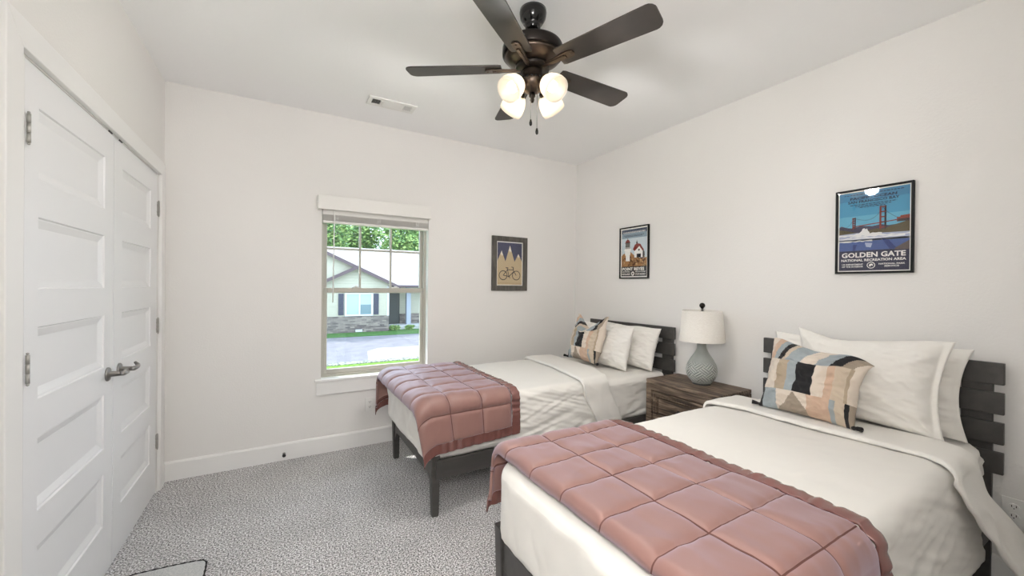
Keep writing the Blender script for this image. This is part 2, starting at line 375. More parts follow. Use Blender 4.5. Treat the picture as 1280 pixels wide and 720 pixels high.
# ------------------------------------------------------------------ window
bm = bmesh.new()   # stool and apron
box(bm, WX0 - .045, WX1 + .025, -.035, .0, .577, .597, .004); box(bm, WX0, WX1, -.0, .07, .577, .597)
box(bm, WX0 - .035, WX1 + .02, -.02, 0, .471, .577, .003)
structure('trim_2', bm, trim_m, 'white window sill and apron', 'window sill')
fy0, fy1 = .07, .14; fx0, fx1, fz0, fz1 = WX0, WX1, .597, WZ1
bm = bmesh.new(); fw = .022
box(bm, fx0, fx0 + fw, fy0, fy1, fz0, fz1, .002); box(bm, fx1 - fw, fx1, fy0, fy1, fz0, fz1, .002)
box(bm, fx0 + fw, fx1 - fw, fy0, fy1, fz1 - fw, fz1, .002); box(bm, fx0 + fw, fx1 - fw, fy0, fy1, fz0, fz0 + fw, .002)
win = structure('window_1', bm, vinyl, 'single hung almond vinyl window with a gridded upper sash', 'window')
a0, a1 = fx0 + fw + .001, fx1 - fw - .001; zm0, zm1 = 1.285, 1.335
def sash(b, y0, y1, z0, z1, st, bot, top):
    box(b, a0, a0 + st, y0, y1, z0, z1, .003); box(b, a1 - st, a1, y0, y1, z0, z1, .003)
    box(b, a0 + st, a1 - st, y0, y1, z0, z0 + bot, .003); box(b, a0 + st, a1 - st, y0, y1, z1 - top, z1, .003)
up = part('upper_sash', vinyl, win, lambda b: sash(b, .109, .136, zm0 + .005, fz1 - fw - .001, .026, .035, .03))
lo = part('lower_sash', vinyl, win, lambda b: sash(b, .076, .106, fz0 + fw + .001, zm1, .026, .036, .042))
part('pane', pane_m, up, lambda b: box(b, a0 + .02, a1 - .02, .120, .124, zm0 + .03, fz1 - .05))
part('pane', pane_m, lo, lambda b: box(b, a0 + .02, a1 - .02, .089, .093, fz0 + .05, zm1 - .03))
for fx in (1 / 3, 2 / 3):
    x = lerp(a0 + .026, a1 - .026, fx); part('muntin', vinyl, up, lambda b: box(b, x - .009, x + .009, .114, .130, zm0 + .04, fz1 - .052, .002))
zc = 1.665
part('muntin', vinyl, up, lambda b: box(b, a0 + .026, a1 - .026, .115, .129, zc - .008, zc + .008, .002))
for fx in (.3, .7):
    x = lerp(a0, a1, fx); part('sash_lock', plastic_w, lo, lambda b: (box(b, x - .03, x + .03, .08, .104, zm1, zm1 + .008, .002), box(b, x - .012, x + .012, .07, .09, zm1 + .006, zm1 + .018, .003)))

# blind raised to the top of the window
bl = thing('window_blind', 'white slatted blind raised to a stack under its valance above the window', 'window blind', (1.405, -.02, 1.96))
part('valance', blind_m, bl, lambda b: (box(b, .944, 1.866, -.062, -.048, 1.962, 2.072, .003), box(b, .944, .958, -.048, -.001, 1.962, 2.072, .002), box(b, 1.852, 1.866, -.048, -.001, 1.962, 2.072, .002)))
part('head_rail', blind_m, bl, lambda b: box(b, fx0 + .004, fx1 - .004, -.0, .05, 1.93, 1.972, .003))
for k in range(11):
    z = 1.884 + k * .0043; dx = random.Random(k).uniform(-.002, .002)
    part('slat', blind_m, bl, lambda b: box(b, fx0 + .006, fx1 - .006, -.004 + dx, .046 + dx, z, z + .0022, .0008, seg=1))
part('bottom_rail', blind_m, bl, lambda b: box(b, fx0 + .006, fx1 - .006, -.003, .045, 1.862, 1.882, .004))
for fx in (.12, .5, .88):
    x = lerp(fx0, fx1, fx)
    part('ladder_cord', plastic_w, bl, lambda b: (box(b, x - .012, x - .009, -.008, -.005, 1.866, 1.935), box(b, x + .009, x + .012, -.008, -.005, 1.866, 1.935), box(b, x - .014, x + .014, -.009, -.004, 1.868, 1.874, .001), box(b, x - .014, x + .014, -.009, -.004, 1.9, 1.906, .001)))
part('tilt_wand', plastic_w, bl, lambda b: tube(b, [(1.064, -.02, 1.96), (1.066, -.025, 1.90), (1.058, -.03, 1.215)], .0042, 8))

# unseen own roof eave, added to limit the sun through the window
bm = bmesh.new(); prism(bm, [(.15, 2.35), (.95, 2.28), (.95, 2.42), (.15, 2.75)], -1.5, 5.5, 'x')
structure('trim_4', bm, trim_m, 'unseen roof eave outside, shaped to limit the sun through the window', 'eave')
bm = bmesh.new(); box(bm, -2.5, -.2, .0, .15, -1, 3.2); box(bm, W + .2, 6, 0, .15, -1, 3.2); box(bm, -.2, W + .2, .02, .148, -1, -.121); 
structure('wall_outside', bm, trim_m, 'outer face of the house wall', 'wall')

# ================================================================== OUTSIDE
grass_m = mat('lawn_grass', (72, 104, 34), .9, .2, var=(6, (104, 134, 50)), bump=(40, .6, .05))
grass_far = mat('lawn_grass_deep', (52, 88, 44), .9, .2, var=(6, (70, 108, 54)), bump=(40, .6, .05))
road_m = mat('asphalt_road', (102, 101, 105), .9, .2, var=(2.5, (112, 111, 115)), bump=(60, .3, .01))
sun_patch_m = mat('street_sun_patch', (150, 148, 145), .9, .2, bump=(60, .3, .01))  # brighter sunlight on part of the street, put into the colour
kerb_m = mat('kerb_gravel', (70, 72, 70), .9, .2, var=(14, (150, 156, 140)), bump=(20, .6, .05))
bm = bmesh.new(); box(bm, -30, 40, .6, 9.1, -1.3, -1.0); structure('lawn_near', bm, grass_m, 'bright lawn between the window and the street', 'lawn')
bm = bmesh.new(); box(bm, -30, 40, 9.45, 15.9, -1.3, -1.02); structure('street', bm, road_m, 'pale sunlit street across from the window', 'street')
bm = bmesh.new()
n = 180; prism(bm, [(-6 + 24 * k / n, 9.08 + .05 * noise.noise((k * .9, 0, 0))) for k in range(n + 1)] + [(18 - 24 * k / n, 9.46 + .05 * noise.noise((k * .9, 3, 0))) for k in range(n + 1)], -1.3, -.985, 'z')
structure('trim_5', bm, kerb_m, 'dark gravel edge between near lawn and street', 'road edge')
bm = bmesh.new(); box(bm, -30, 40, 15.9, 60, -1.3, -1.0); structure('lawn_far', bm, grass_far, 'green lawn strip in front of the house across the street', 'lawn')
bm = bmesh.new(); prism(bm, [(3.1, 9.55), (5.6, 9.55), (5.9, 11.2), (5.4, 11.9), (3.9, 12.0), (3.4, 11.4)], -1.02, -1.014, 'z'); structure('trim_6', bm, sun_patch_m, 'pale patch on the street, sunlight put into its colour', 'sunlit patch')

siding_m = mat('cream_siding', (186, 184, 166), .6, .3)
def lap_bump(m, per):
    nt = m.node_tree; L = nt.links.new; tc = nt.nodes.new('ShaderNodeTexCoord'); w = nt.nodes.new('ShaderNodeTexWave'); w.wave_type = 'BANDS'; w.bands_direction = 'Z'; w.wave_profile = 'SAW'
    w.inputs['Scale'].default_value = per; bp = nt.nodes.new('ShaderNodeBump'); bp.inputs['Strength'].default_value = 1; bp.inputs['Distance'].default_value = .03
    L(tc.outputs['Object'], w.inputs[0]); L(w.outputs['Fac'], bp.inputs['Height']); L(bp.outputs[0], nt.nodes['Principled BSDF'].inputs['Normal'])
lap_bump(siding_m, 2.2)
def brick_mat():
    m = mat('grey_brick', (110, 102, 96), .9, .2); nt = m.node_tree; L = nt.links.new
    tc = nt.nodes.new('ShaderNodeTexCoord'); sx = nt.nodes.new('ShaderNodeSeparateXYZ'); cx = nt.nodes.new('ShaderNodeCombineXYZ'); b = nt.nodes.new('ShaderNodeTexBrick')
    L(tc.outputs['Object'], sx.inputs[0]); L(sx.outputs[0], cx.inputs[0]); L(sx.outputs[2], cx.inputs[1]); L(cx.outputs[0], b.inputs['Vector'])
    b.inputs['Color1'].default_value = lin((92, 86, 84)) + (1,); b.inputs['Color2'].default_value = lin((146, 138, 128)) + (1,); b.inputs['Mortar'].default_value = lin((86, 82, 78)) + (1,)
    b.inputs['Scale'].default_value = 5; b.inputs['Mortar Size'].default_value = .012; b.inputs['Brick Width'].default_value = 1.1; b.inputs['Row Height'].default_value = .36; b.inputs['Bias'].default_value = -.1
    L(b.outputs['Color'], nt.nodes['Principled BSDF'].inputs['Base Color']); return m
brick_m = brick_mat()
shingle_m = mat('pale_shingle', (150, 145, 142), .9, .2, var=(5, (136, 130, 130), (1, 3, 3)), bump=(6, .5, .05, (1, 4, 4)))
fascia_m = mat('mauve_fascia', (84, 70, 74), .6)
shutter_m = mat('slate_shutter', (58, 62, 78), .6)
house_white = mat('house_white', (190, 190, 188), .5)
house_glass = mat('house_window_glass', (150, 168, 170), .12, .6)
house_glass_dark = mat('house_window_screen', (96, 122, 128), .2, .6)
door_dark = mat('front_door_green', (48, 54, 50), .5)
HY = 17.6
hs = thing('neighbour_house', 'cream sided house with brick base and gabled roof across the street', 'house', (5, HY, -1))
part('siding_wall', siding_m, hs, lambda b: (prism(b, [(-3.2, -.2), (5.53, -.2), (5.53, 1.36), (5.84, 1.36), (3.99, 2.26), (0, 4.07), (-3.2, 2.6)], HY, HY + 2.2, 'y')))
part('brick_base', brick_m, hs, lambda b: (box(b, -3.2, 5.56, HY - .06, HY + 2.2, -1.0, -.21)))
part('entry_wall', siding_m, hs, lambda b: box(b, 5.5, 12, 19.6, 19.75, -.3, 1.4))
part('entry_brick', brick_m, hs, lambda b: box(b, 6.63, 12, 19.5, 19.75, -1.0, -.27))
part('porch_slab', mat('porch_concrete', (176, 178, 178), .9), hs, lambda b: box(b, 5.6, 12, 18.0, 19.5, -1.0, -.83))
fd = part('front_door', door_dark, hs, lambda b: box(b, 5.98, 6.62, 19.52, 19.6, -.83, .95, .01))
part('porch_post', mat('grey_post', (150, 158, 170), .6), hs, lambda b: box(b, 6.85, 7.1, 18.9, 19.15, -.83, 1.3, .01))
def hwin(b):
    for x0, x1, z0, z1 in ((3.43, 4.77, .90, .98), (3.43, 4.77, -.19, -.11), (3.43, 3.52, -.11, .9), (4.68, 4.77, -.11, .9), (4.08, 4.16, -.11, .9)): box(b, x0, x1, HY - .06, HY, z0, z1, .004)
hw_ = part('window_frame', house_white, hs, hwin)
part('window_pane', house_glass, hw_, lambda b: (box(b, 3.52, 4.08, HY - .03, HY - .005, -.11, .9), box(b, 4.16, 4.68, HY - .03, HY - .005, .38, .9)))
part('window_pane', house_glass_dark, hw_, lambda b: box(b, 4.16, 4.68, HY - .03, HY - .005, -.11, .38))
for x in (3.14, 4.81):
    part('shutter', shutter_m, hs, lambda b: (box(b, x, x + .04, HY - .05, HY, -.13, .94), box(b, x + .2, x + .24, HY - .05, HY, -.13, .94), box(b, x + .04, x + .2, HY - .035, HY, -.13, .94), [box(b, x + .04, x + .2, HY - .05, HY - .03, -.1 + .052 * k, -.07 + .052 * k) for k in range(20)]))
part('corner_trim', house_white, hs, lambda b: box(b, 5.46, 5.58, HY - .03, HY + .05, -.21, 1.3, .005))
part('foundation_vent', house_white, hs, lambda b: (box(b, 3.93, 4.25, HY - .09, HY - .06, -.985, -.86, .005), [box(b, 3.95, 4.23, HY - .1, HY - .09, -.975 + .028 * k, -.962 + .028 * k) for k in range(4)]))
# main roof plane, ridge behind; front gable with its own two planes, taller gable further back
part('roof', shingle_m, hs, lambda b: (prism(b, [(18.4, 1.36), (24.0, 3.78), (29.5, 1.36), (29.5, 1.26), (24.0, 3.66), (18.4, 1.26)], 1.5, 14, 'x')))
def slope(b, A, B, y0, y1, th):
    (xa, za), (xb, zb) = A, B; prism(b, [(xa, za), (xb, zb), (xb, zb + th), (xa, za + th)], y0, y1, 'y')
part('gable_roof', shingle_m, hs, lambda b: (slope(b, (0, 4.09), (6.1, 1.24), HY - .3, 21.5, .08), slope(b, (1.2, .9), (3.98, 2.27), HY - .3, HY, .06)))
part('rake_board', fascia_m, hs, lambda b: (slope(b, (0, 4.0), (6.1, 1.15), HY - .34, HY - .3, .16), slope(b, (1.2, .80), (3.98, 2.17), HY - .40, HY - .36, .16)))
part('gutter', fascia_m, hs, lambda b: box(b, 5.9, 14, 18.3, 18.42, 1.27, 1.38, .01))
# shrubs and trees
leaf_ms = [mat('leaf_light', (146, 172, 96), .7), mat('leaf_mid', (106, 142, 76), .7), mat('leaf_deep', (70, 106, 62), .7)]
bark_m = mat('tree_bark', (90, 76, 64), .9)
def leaves(bm, c, rad, n, size, seed):
    rng = random.Random(seed)
    lobes = [(Vector(c) + Vector((rng.uniform(-.6, .6) * rad[0], rng.uniform(-.5, .5) * rad[1], rng.uniform(-.6, .6) * rad[2])), rng.uniform(.35, .6)) for _ in range(16)]
    for k in range(n):
        lc, ls = lobes[k % 16]
        d = Vector((rng.gauss(0, 1), rng.gauss(0, 1), rng.gauss(0, 1))).normalized() * rng.uniform(.6, 1)
        p = lc + Vector((d.x * rad[0] * ls, d.y * rad[1] * ls, d.z * rad[2] * ls)); s = size * rng.uniform(.6, 1.2)
        a = Vector((rng.gauss(0, 1), rng.gauss(0, 1), rng.gauss(0, .6))).normalized(); b = a.cross(Vector((rng.gauss(0, 1), rng.gauss(0, 1), rng.gauss(0, 1)))).normalized()
        q = [p + a * s, p + b * s * .5, p - a * s, p - b * s * .5]
        f = bm.faces.new([bm.verts.new(v) for v in q]); f.material_index = rng.choice((0, 0, 1, 1, 2))
TREES = [(3.2, 33.2, 5.6, 'leafy tree standing behind the tall gable across the street'), (7.2, 37.5, 6.0, 'pale leafy tree behind the middle of the house roof across the street'),
         (10.4, 33.0, 5.6, 'leafy tree above the roof ridge across the street, next to the middle one'), (14.2, 37.2, 5.8, 'leafy tree past the porch end of the house across the street')]
for i, (x, y, z, lab) in enumerate(TREES):
    tr = thing('leafy_tree', lab, 'tree', (x, y, -1), group='trees behind the house')
    bm = bmesh.new(); leaves(bm, (x, y, z), (2.5, 1.7, 2.6), 6500, .18, 40 + i); obj('crown', bm, leaf_ms, tr)
    part('trunk', bark_m, tr, lambda b: tube(b, [(x, y, -1), (x + .05, y, 1.2), (x - .05, y, 4)], [.2, .16, .07], 10))
for i, (x, lab) in enumerate(((5.9, 'low shrub by the front door corner across the street'), (6.72, 'low shrub in the middle of the porch bed across the street'), (7.55, 'low shrub at the far end of the porch bed across the street'))):
    bm = bmesh.new(); leaves(bm, (x, 17.72, -.86), (.30, .13, .13), 500, .06, 70 + i)
    tag(obj('low_shrub', bm, leaf_ms), lab, 'shrub', 'shrubs along the porch')

# ================================================================== CEILING FAN
FX, FY = 1.775, -1.87
fan = thing('ceiling_fan', 'dark bronze ceiling fan with five blades and four lit glass shades', 'ceiling fan', (FX, FY, H))
T = Matrix.Translation((FX, FY, 0))
part('canopy', gloss_black, fan, lambda b: lathe(b, [(0, H), (.066, H), (.068, H - .016), (.063, H - .042), (.048, H - .066), (.04, H - .071), (.04, H - .078), (.036, H - .094), (.022, H - .104), (0, H - .104)], 40, M=T))
part('downrod', gloss_black, fan, lambda b: lathe(b, [(0, 2.65), (.013, 2.65), (.013, 2.595), (.03, 2.592), (.034, 2.574), (0, 2.574)], 24, M=T))
part('motor_housing', bronze, fan, lambda b: lathe(b, [(0, 2.58), (.06, 2.58), (.10, 2.576), (.13, 2.568), (.147, 2.557), (.151, 2.547), (.151, 2.512), (.146, 2.506), (0, 2.506)], 64, M=T))
part('motor_bowl', bronze_light, fan, lambda b: lathe(b, [(0, 2.506), (.143, 2.506), (.136, 2.494), (.11, 2.476), (.085, 2.466), (.07, 2.462), (0, 2.462)], 64, M=T))
part('flywheel_ring', bronze, fan, lambda b: lathe(b, [(.05, 2.47), (.082, 2.462), (.086, 2.452), (.082, 2.440), (.05, 2.438)], 48, M=T))
BZ = 2.452
for k in range(5):
    a = radians(146 + 72 * k); M = T @ Matrix.Rotation(a, 4, 'Z') @ Matrix.Translation((0, 0, BZ)) @ Matrix.Rotation(radians(-11), 4, 'X')
    def blade(b):
        pts = [(.155, -.050), (.17, -.056), (.36, -.062), (.60, -.068)]
        pts += [(.60 + .035 * sin(t) , -.068 + .035 * (1 - cos(t))) for t in (radians(20), radians(45), radians(70), radians(90))]
        pts += [(x, -y) for x, y in pts[::-1]]
        prism(b, pts, -.0025, .0035, 'z', M=M)
    bo = part('blade', blade_m, fan, blade)
    def iron(b):
        prism(b, [(.06, -.014), (.11, -.013), (.16, -.017), (.21, -.022), (.235, -.018), (.242, 0), (.235, .018), (.21, .022), (.16, .017), (.11, .013), (.06, .014)], -.011, -.0035, 'z', M=M, bev=.002)
        box(b, .06, .20, -.008, .008, -.016, -.010, .002, M=M)
        for px, py in ((.185, -.008), (.185, .008), (.225, 0)): lathe(b, [(0, -.014), (.005, -.014), (.005, -.011), (0, -.011)], 10, M=M @ Matrix.Translation((px, py, 0)))
    part('blade_iron', bronze_light, bo, iron)
part('switch_housing', bronze_light, fan, lambda b: lathe(b, [(0, 2.44), (.047, 2.44), (.05, 2.425), (.05, 2.395), (.066, 2.388), (.068, 2.378), (.062, 2.36), (.04, 2.338), (.02, 2.328), (0, 2.328)], 40, M=T))
part('gallery_ring', black_metal, fan, lambda b: [sphere(b, (FX + .069 * cos(2 * pi * k / 20), FY + .069 * sin(2 * pi * k / 20), 2.384), .006, sub=1) for k in range(20)])
part('bottom_finial', bronze, fan, lambda b: lathe(b, [(0, 2.328), (.014, 2.328), (.016, 2.312), (.009, 2.302), (.012, 2.294), (.007, 2.282), (0, 2.28)], 20, M=T))
bulb_m = mat('lit_bulb', (255, 240, 220), .5, emit=((255, 232, 200), 1.0))
rb = .027; area = 4 * pi * rb * rb
bulb_m.node_tree.nodes['Principled BSDF'].inputs['Emission Strength'].default_value = .17 / (pi * area)
for k in range(4):
    a = radians(-122.7 + 45 + 90 * k); d = Vector((cos(a), sin(a), 0)); tilt = radians(40)
    ax = (d * cos(tilt) + Vector((0, 0, -sin(tilt)))).normalized()
    p0 = Vector((FX, FY, 2.362)) + d * .058
    sk = p0 + d * .018 + Vector((0, 0, .0))
    Ml = Matrix.Translation(sk) @ ax.to_track_quat('Z', 'Y').to_matrix().to_4x4()
    arm = part('light_arm', bronze, fan, lambda b: (tube(b, [p0 - d * .02, p0, sk, sk + ax * .012], .011, 10), lathe(b, [(0, 0), (.02, 0), (.026, .006), (.026, .026), (.02, .03), (0, .03)], 24, M=Ml)))
    part('glass_shade', frosted, fan, lambda b: lathe(b, [(.026, .018), (.034, .022), (.044, .034), (.053, .052), (.059, .074), (.062, .098), (.060, .118), (.0575, .118), (.0595, .098), (.0565, .074), (.0505, .052), (.0415, .036), (.032, .025), (.026, .021)], 40, M=Ml, closed=False))
    sp = bpy.data.lights.new('fan_lamp_light', 'SPOT'); sp.energy = BULB_W; sp.spot_size = radians(172); sp.spot_blend = .35; sp.shadow_soft_size = .045; sp.color = (1, .982, .965)
    spo = bpy.data.objects.new('fan_lamp_light', sp); COL.objects.link(spo); spo.location = sk + ax * .15; spo.rotation_euler = ax.to_track_quat('-Z', 'Y').to_euler()
    part('bulb', bulb_m, fan, lambda b: lathe(b, [(0, .03), (.012, .03), (.013, .045)] + [(rb * cos(t), .075 + rb * sin(t)) for t in [radians(x) for x in (-55, -30, -5, 20, 45, 65, 80)]] + [(0, .075 + rb)], 20, M=Ml))
for (dx, dy, zb) in ((-.03, -.035, 2.175), (.0, -.045, 2.135)):
    ch = part('pull_chain', nickel, fan, lambda b: tube(b, [(FX + dx, FY + dy, 2.35), (FX + dx, FY + dy, zb)], .0016, 6))
    part('pull_knob', gloss_black, ch, lambda b: lathe(b, [(0, zb + .004), (.004, zb + .002), (.0075, zb - .012), (.007, zb - .022), (.003, zb - .028), (0, zb - .029)], 14, M=Matrix.Translation((FX + dx, FY + dy, 0))))

# ceiling vent
vt = thing('ceiling_vent', 'white slotted air vent in the ceiling near the window wall', 'air vent', (1.415, -.45, H))
vx0, vx1, vy0, vy1 = 1.24, 1.59, -.53, -.385
part('frame', plastic_w, vt, lambda b: (box(b, vx0, vx1, vy0, vy0 + .03, H - .012, H - .0005, .003), box(b, vx0, vx1, vy1 - .03, vy1, H - .012, H - .0005, .003), box(b, vx0, vx0 + .03, vy0 + .03, vy1 - .03, H - .012, H - .0005, .003), box(b, vx1 - .03, vx1, vy0 + .03, vy1 - .03, H - .012, H - .0005, .003), box(b, 1.33, 1.345, vy0 + .03, vy1 - .03, H - .012, H - .0005), box(b, 1.485, 1.5, vy0 + .03, vy1 - .03, H - .012, H - .0005)))
part('duct_backing', dark_m, vt, lambda b: box(b, vx0 + .02, vx1 - .02, vy0 + .02, vy1 - .02, H - .003, H - .0008))
for x0, x1, tl in ((vx0 + .03, 1.33, -80), (1.5, vx1 - .03, 40)):
    for k in range(6):
        x = lerp(x0, x1, (k + .5) / 6); part('louver', plastic_w, vt, lambda b: box(b, -.0035, .0035, vy0 + .03, vy1 - .03, -.0004, .0004, M=Matrix.Translation((x, 0, H - .009)) @ Matrix.Rotation(radians(tl), 4, 'Y')))
for k in range(7):
    y = lerp(vy0 + .03, vy1 - .03, (k + .5) / 7); part('louver', plastic_w, vt, lambda b: box(b, 1.345, 1.485, -.006, .006, -.0008, .0008, M=Matrix.Translation((0, y, H - .009)) @ Matrix.Rotation(radians(-30), 4, 'X')))

# outlets
def outlet(loc, rz, label):
    t = thing('wall_outlet', label, 'outlet', loc, (0, 0, rz))
    part('cover_plate', plastic_w, t, lambda b: box(b, -.037, .037, -.006, -.0005, -.058, .058, .004), True)
    for dz in (.021, -.021):
        r = part('receptacle', plastic_w, t, lambda b: prism(b, [(.017 * cos(q), dz + .0145 * sin(q)) for q in [2 * pi * k / 20 for k in range(20)]], -.0085, -.005, 'y'), True)
        part('socket_slot', dark_m, r, lambda b: (box(b, -.008, -.0055, -.0092, -.0084, dz - .003, dz + .007), box(b, .0055, .008, -.0092, -.0084, dz - .002, dz + .007), box(b, -.002, .002, -.0092, -.0084, dz - .010, dz - .006)), True)
    return t
outlet((1.357, 0, .343), 0, 'white duplex outlet on the wall beneath the window')
outlet((W, -3.14, .36), -pi / 2, 'white outlet low on the wall beside the headboard under the bridge poster')

# woven mat on the carpet
bm = bmesh.new()
mp = [(.03, -1.105), (.12, -1.094), (.25, -1.104), (.345, -1.118), (.375, -1.128), (.39, -1.15), (.393, -1.2), (.397, -1.9), (.36, -1.95), (.03, -1.95)]
prism(bm, mp, .001, .012, 'z', bev=.002); fm = obj('floor_mat', bm, mat_m); tag(fm, 'pale woven mat with dark corded edge on the carpet before the closet', 'mat')
def edging(b):
    q = [Vector((x, y, .011)) for x, y in mp]; q.append(q[0]); pts = []
    for A, B in zip(q, q[1:]):
        n_ = max(2, int((B - A).length / .012)); pts += [A.lerp(B, k / n_) for k in range(n_)]
    tube(b, pts, [.0042 + .0014 * sin(k * 2.2) for k in range(len(pts))], 8)
part('corded_edge', cord_m, fm, edging, label='dark corded edge')

# ================================================================== BED FRAMES
def bed_frame(yc, label):
    t = thing('slatted_bed', label, 'bed', (W, yc, 0))
    def P(name, fn): return part(name, frame_m, t, fn, True)
    for k in range(4):
        z1 = 1.03 - k * .1365
        P('headboard_slat', lambda b: box(b, -.052, -.03, -.522, .522, z1 - .1, z1, .003))
    for s in (-1, 1):
        P('headboard_post', lambda b: box(b, -.030, -.006, s * .485 - (.1 if s > 0 else 0), s * .485 + (.1 if s < 0 else 0), 0, 1.012, .003))
        P('side_rail', lambda b: box(b, -2.10, -.055, s * .478 - .014, s * .478 + .014, .225, .335, .004))
        def leg(b):
            tt = bmesh.new(); bmesh.ops.create_cube(tt, size=1)
            for v in tt.verts:
                w = .028 if v.co.z > 0 else .02
                v.co = Vector((-2.10 + v.co.x * 2 * w + (.004 if v.co.z < 0 else 0), s * .455 + v.co.y * 2 * w, .39 if v.co.z > 0 else 0))
            bmesh.ops.bevel(tt, geom=list(tt.edges), offset=.003, segments=2, affect='EDGES'); merge(b, tt)
            # curved gusset under the foot rail
            pts = [(s * .43, .235), (s * .43, .15)] + [(s * (.43 - .09 * q), .15 + .085 * (1 - (1 - q) ** 2.2)) for q in (.15, .3, .5, .7, .85, 1)]
            prism(b, pts, -2.112, -2.09, 'x')
        P('leg', leg)
        P('bolt', lambda b: lathe(b, [(0, 0), (.005, 0), (.005, .003), (0, .004)], 10, M=Matrix.Translation((-2.10, s * .484, .30)) @ Matrix.Rotation(-s * pi / 2, 4, 'X')))
    P('foot_rail', lambda b: box(b, -2.114, -2.088, -.43, .43, .225, .335, .004))
    for k in range(9):
        x = -.2 - k * .22; P('bed_slat', lambda b: box(b, x - .04, x + .04, -.463, .463, .298, .316, .003))
    return t
B1, B2 = -.838, -2.592
bed_frame(B1, 'espresso wood bed frame with slatted headboard beside the window wall')
bed_frame(B2, 'espresso wood bed frame with slatted headboard under the bridge poster')

def mattress(yc, seed, label, x0=1.412, R=.07, z0=.325):
    """rounded fitted-sheet mattress"""
    bm = bmesh.new(); tt = bmesh.new(); bmesh.ops.create_cube(tt, size=1)
    x1, hw, z1 = 3.515, .485, .655
    for v in tt.verts: v.co = Vector((lerp(x0, x1, v.co.x + .5), yc + v.co.y * 2 * hw, lerp(z0, z1, v.co.z + .5)))
    bmesh.ops.bevel(tt, geom=list(tt.edges), offset=.055, segments=6, profile=.5, affect='EDGES')
    bmesh.ops.triangulate(tt, faces=[f for f in tt.faces if len(f.verts) > 4])
    for _ in range(1): pass
    # refine long faces
    for ax in range(3):
        st = .018; lo_, hi_ = ((x0, x1), (yc - hw, yc + hw), (z0, z1))[ax]
        k = lo_ + st
        while k < hi_:
            nrm = [0, 0, 0]; nrm[ax] = 1; pt = [0, 0, 0]; pt[ax] = k
            bmesh.ops.bisect_plane(tt, geom=list(tt.verts) + list(tt.edges) + list(tt.faces), plane_co=pt, plane_no=nrm); k += st
    for v in tt.verts:          # rounder corners in plan
        b_ = (abs(v.co.y - yc) - (hw - R)) / R
        for xe, sg in ((x0, -1), (x1, 1)):
            a_ = (sg * (v.co.x - xe) + R) / R
            if a_ > 0 and b_ > 0:
                v.co.x = xe + sg * (a_ * sqrt(max(0, 1 - b_ * b_ / 2)) - 1) * R; v.co.y = yc + math.copysign(hw - R + b_ * sqrt(max(0, 1 - a_ * a_ / 2)) * R, v.co.y - yc)
    tt.normal_update()
    for v in tt.verts:
        p = v.co; side = 1 - abs(v.normal.z)
        foot = max(0, 1 - abs(p.x - x0) / .06)
        d = .004 * fbm(p.x * 5, p.y * 5, p.z * 5 + seed)
        # vertical soft folds at the foot, slanting creases on the sides
        d += side * foot * (.013 * (ridge(p.y * 5 + p.z * 3.0, p.z * 1.5, seed) - .6) + .007 * (ridge(p.y * 13 - p.z * 6, p.z * 3, seed + 6) - .6))
        near_head = max(0, min(1, (p.x - 2.7) / .3))
        d += side * (1 - foot) * (.004 + .011 * near_head) * (ridge(p.x * 4 + p.z * 7, p.z * 22 - p.x * 5, seed + 3) - .6)
        v.co = p + v.normal * d
    for f in tt.faces: f.smooth = True
    merge(bm, tt)
    o = obj('mattress', bm, linen_cool); tag(o, label, 'mattress'); return o
mattress(B1, 2.0, 'white sheeted mattress on the bed beside the window wall')
mattress(B2, 9.0, 'white sheeted mattress on the bed under the bridge poster', 1.437, .13, .345)

# ------------------------------------------------------------------ draped bedding
class Drape:
    def __init__(s, yc, hw, zt, r=.06, flare=.10, disp=None, droop=None):
        s.yc, s.hw, s.zt, s.r, s.flare, s.disp, s.droop = yc, hw, zt, r, flare, disp, droop
    def at(s, x, q):
        """q across the bed, positive towards the nearer long side (-y)"""
        sg = 1 if q >= 0 else -1; a = s.hw - s.r; u = abs(q)
        if u <= a: off, z, n = u, 0, (0, 1)
        elif u - a < s.r * pi / 2:
            th = (u - a) / s.r; off, z, n = a + s.r * sin(th), -s.r * (1 - cos(th)), (sin(th), cos(th))
        else:
            L = u - a - s.r * pi / 2; off, z, n = s.hw + s.flare * L, -s.r - L, (1, .1)
        d = s.disp(x, q) if s.disp else 0
        y = s.yc - sg * (off + n[0] * d); z = s.zt + z + n[1] * d
        if s.droop:
            dx, dz, dy = s.droop(x, q); x += dx; z += dz; y += dy
        return (x, y, z)
def cloth(name, D, xr, qr, nx, nq, m, thick, parent=None, label=None, cat=None, group=None, xmap=None, seam=None):
    bm = bmesh.new()
    def P(i, j):
        u = i / (nx - 1); q = lerp(qr[0], qr[1], j / (nq - 1)) if not callable(qr[0]) else None
        if q is None:
            u0 = lerp(xr[0], xr[1], u); q = lerp(qr[0](u0), qr[1](u0), j / (nq - 1))
        x = xmap(u, q) if xmap else lerp(xr[0], xr[1], u)
        return D.at(x, q)
    gridmesh(bm, P, nx, nq)
    o = obj(name, bm, m, parent)
    if seam:
        mi = np.zeros((nx - 1, nq - 1), dtype=np.int32)
        for i in range(nx - 1):
            for j in range(nq - 1): mi[i, j] = seam(lerp(xr[0], xr[1], (i + .5) / (nx - 1)), lerp(qr[0], qr[1], (j + .5) / (nq - 1)))
        o.data.polygons.foreach_set('material_index', mi.ravel())
    md = o.modifiers.new('cloth_thickness', 'SOLIDIFY'); md.thickness = thick; md.offset = -1 if False else 1
    bm2 = bmesh.new(); bm2.from_mesh(o.data); bm2.faces.ensure_lookup_table(); f = bm2.faces[(nx // 2) * (nq - 1) + nq // 2]
    md.offset = -1 if f.normal.z > 0 else 1; bm2.free()
    if label: tag(o, label, cat, group)
    return o

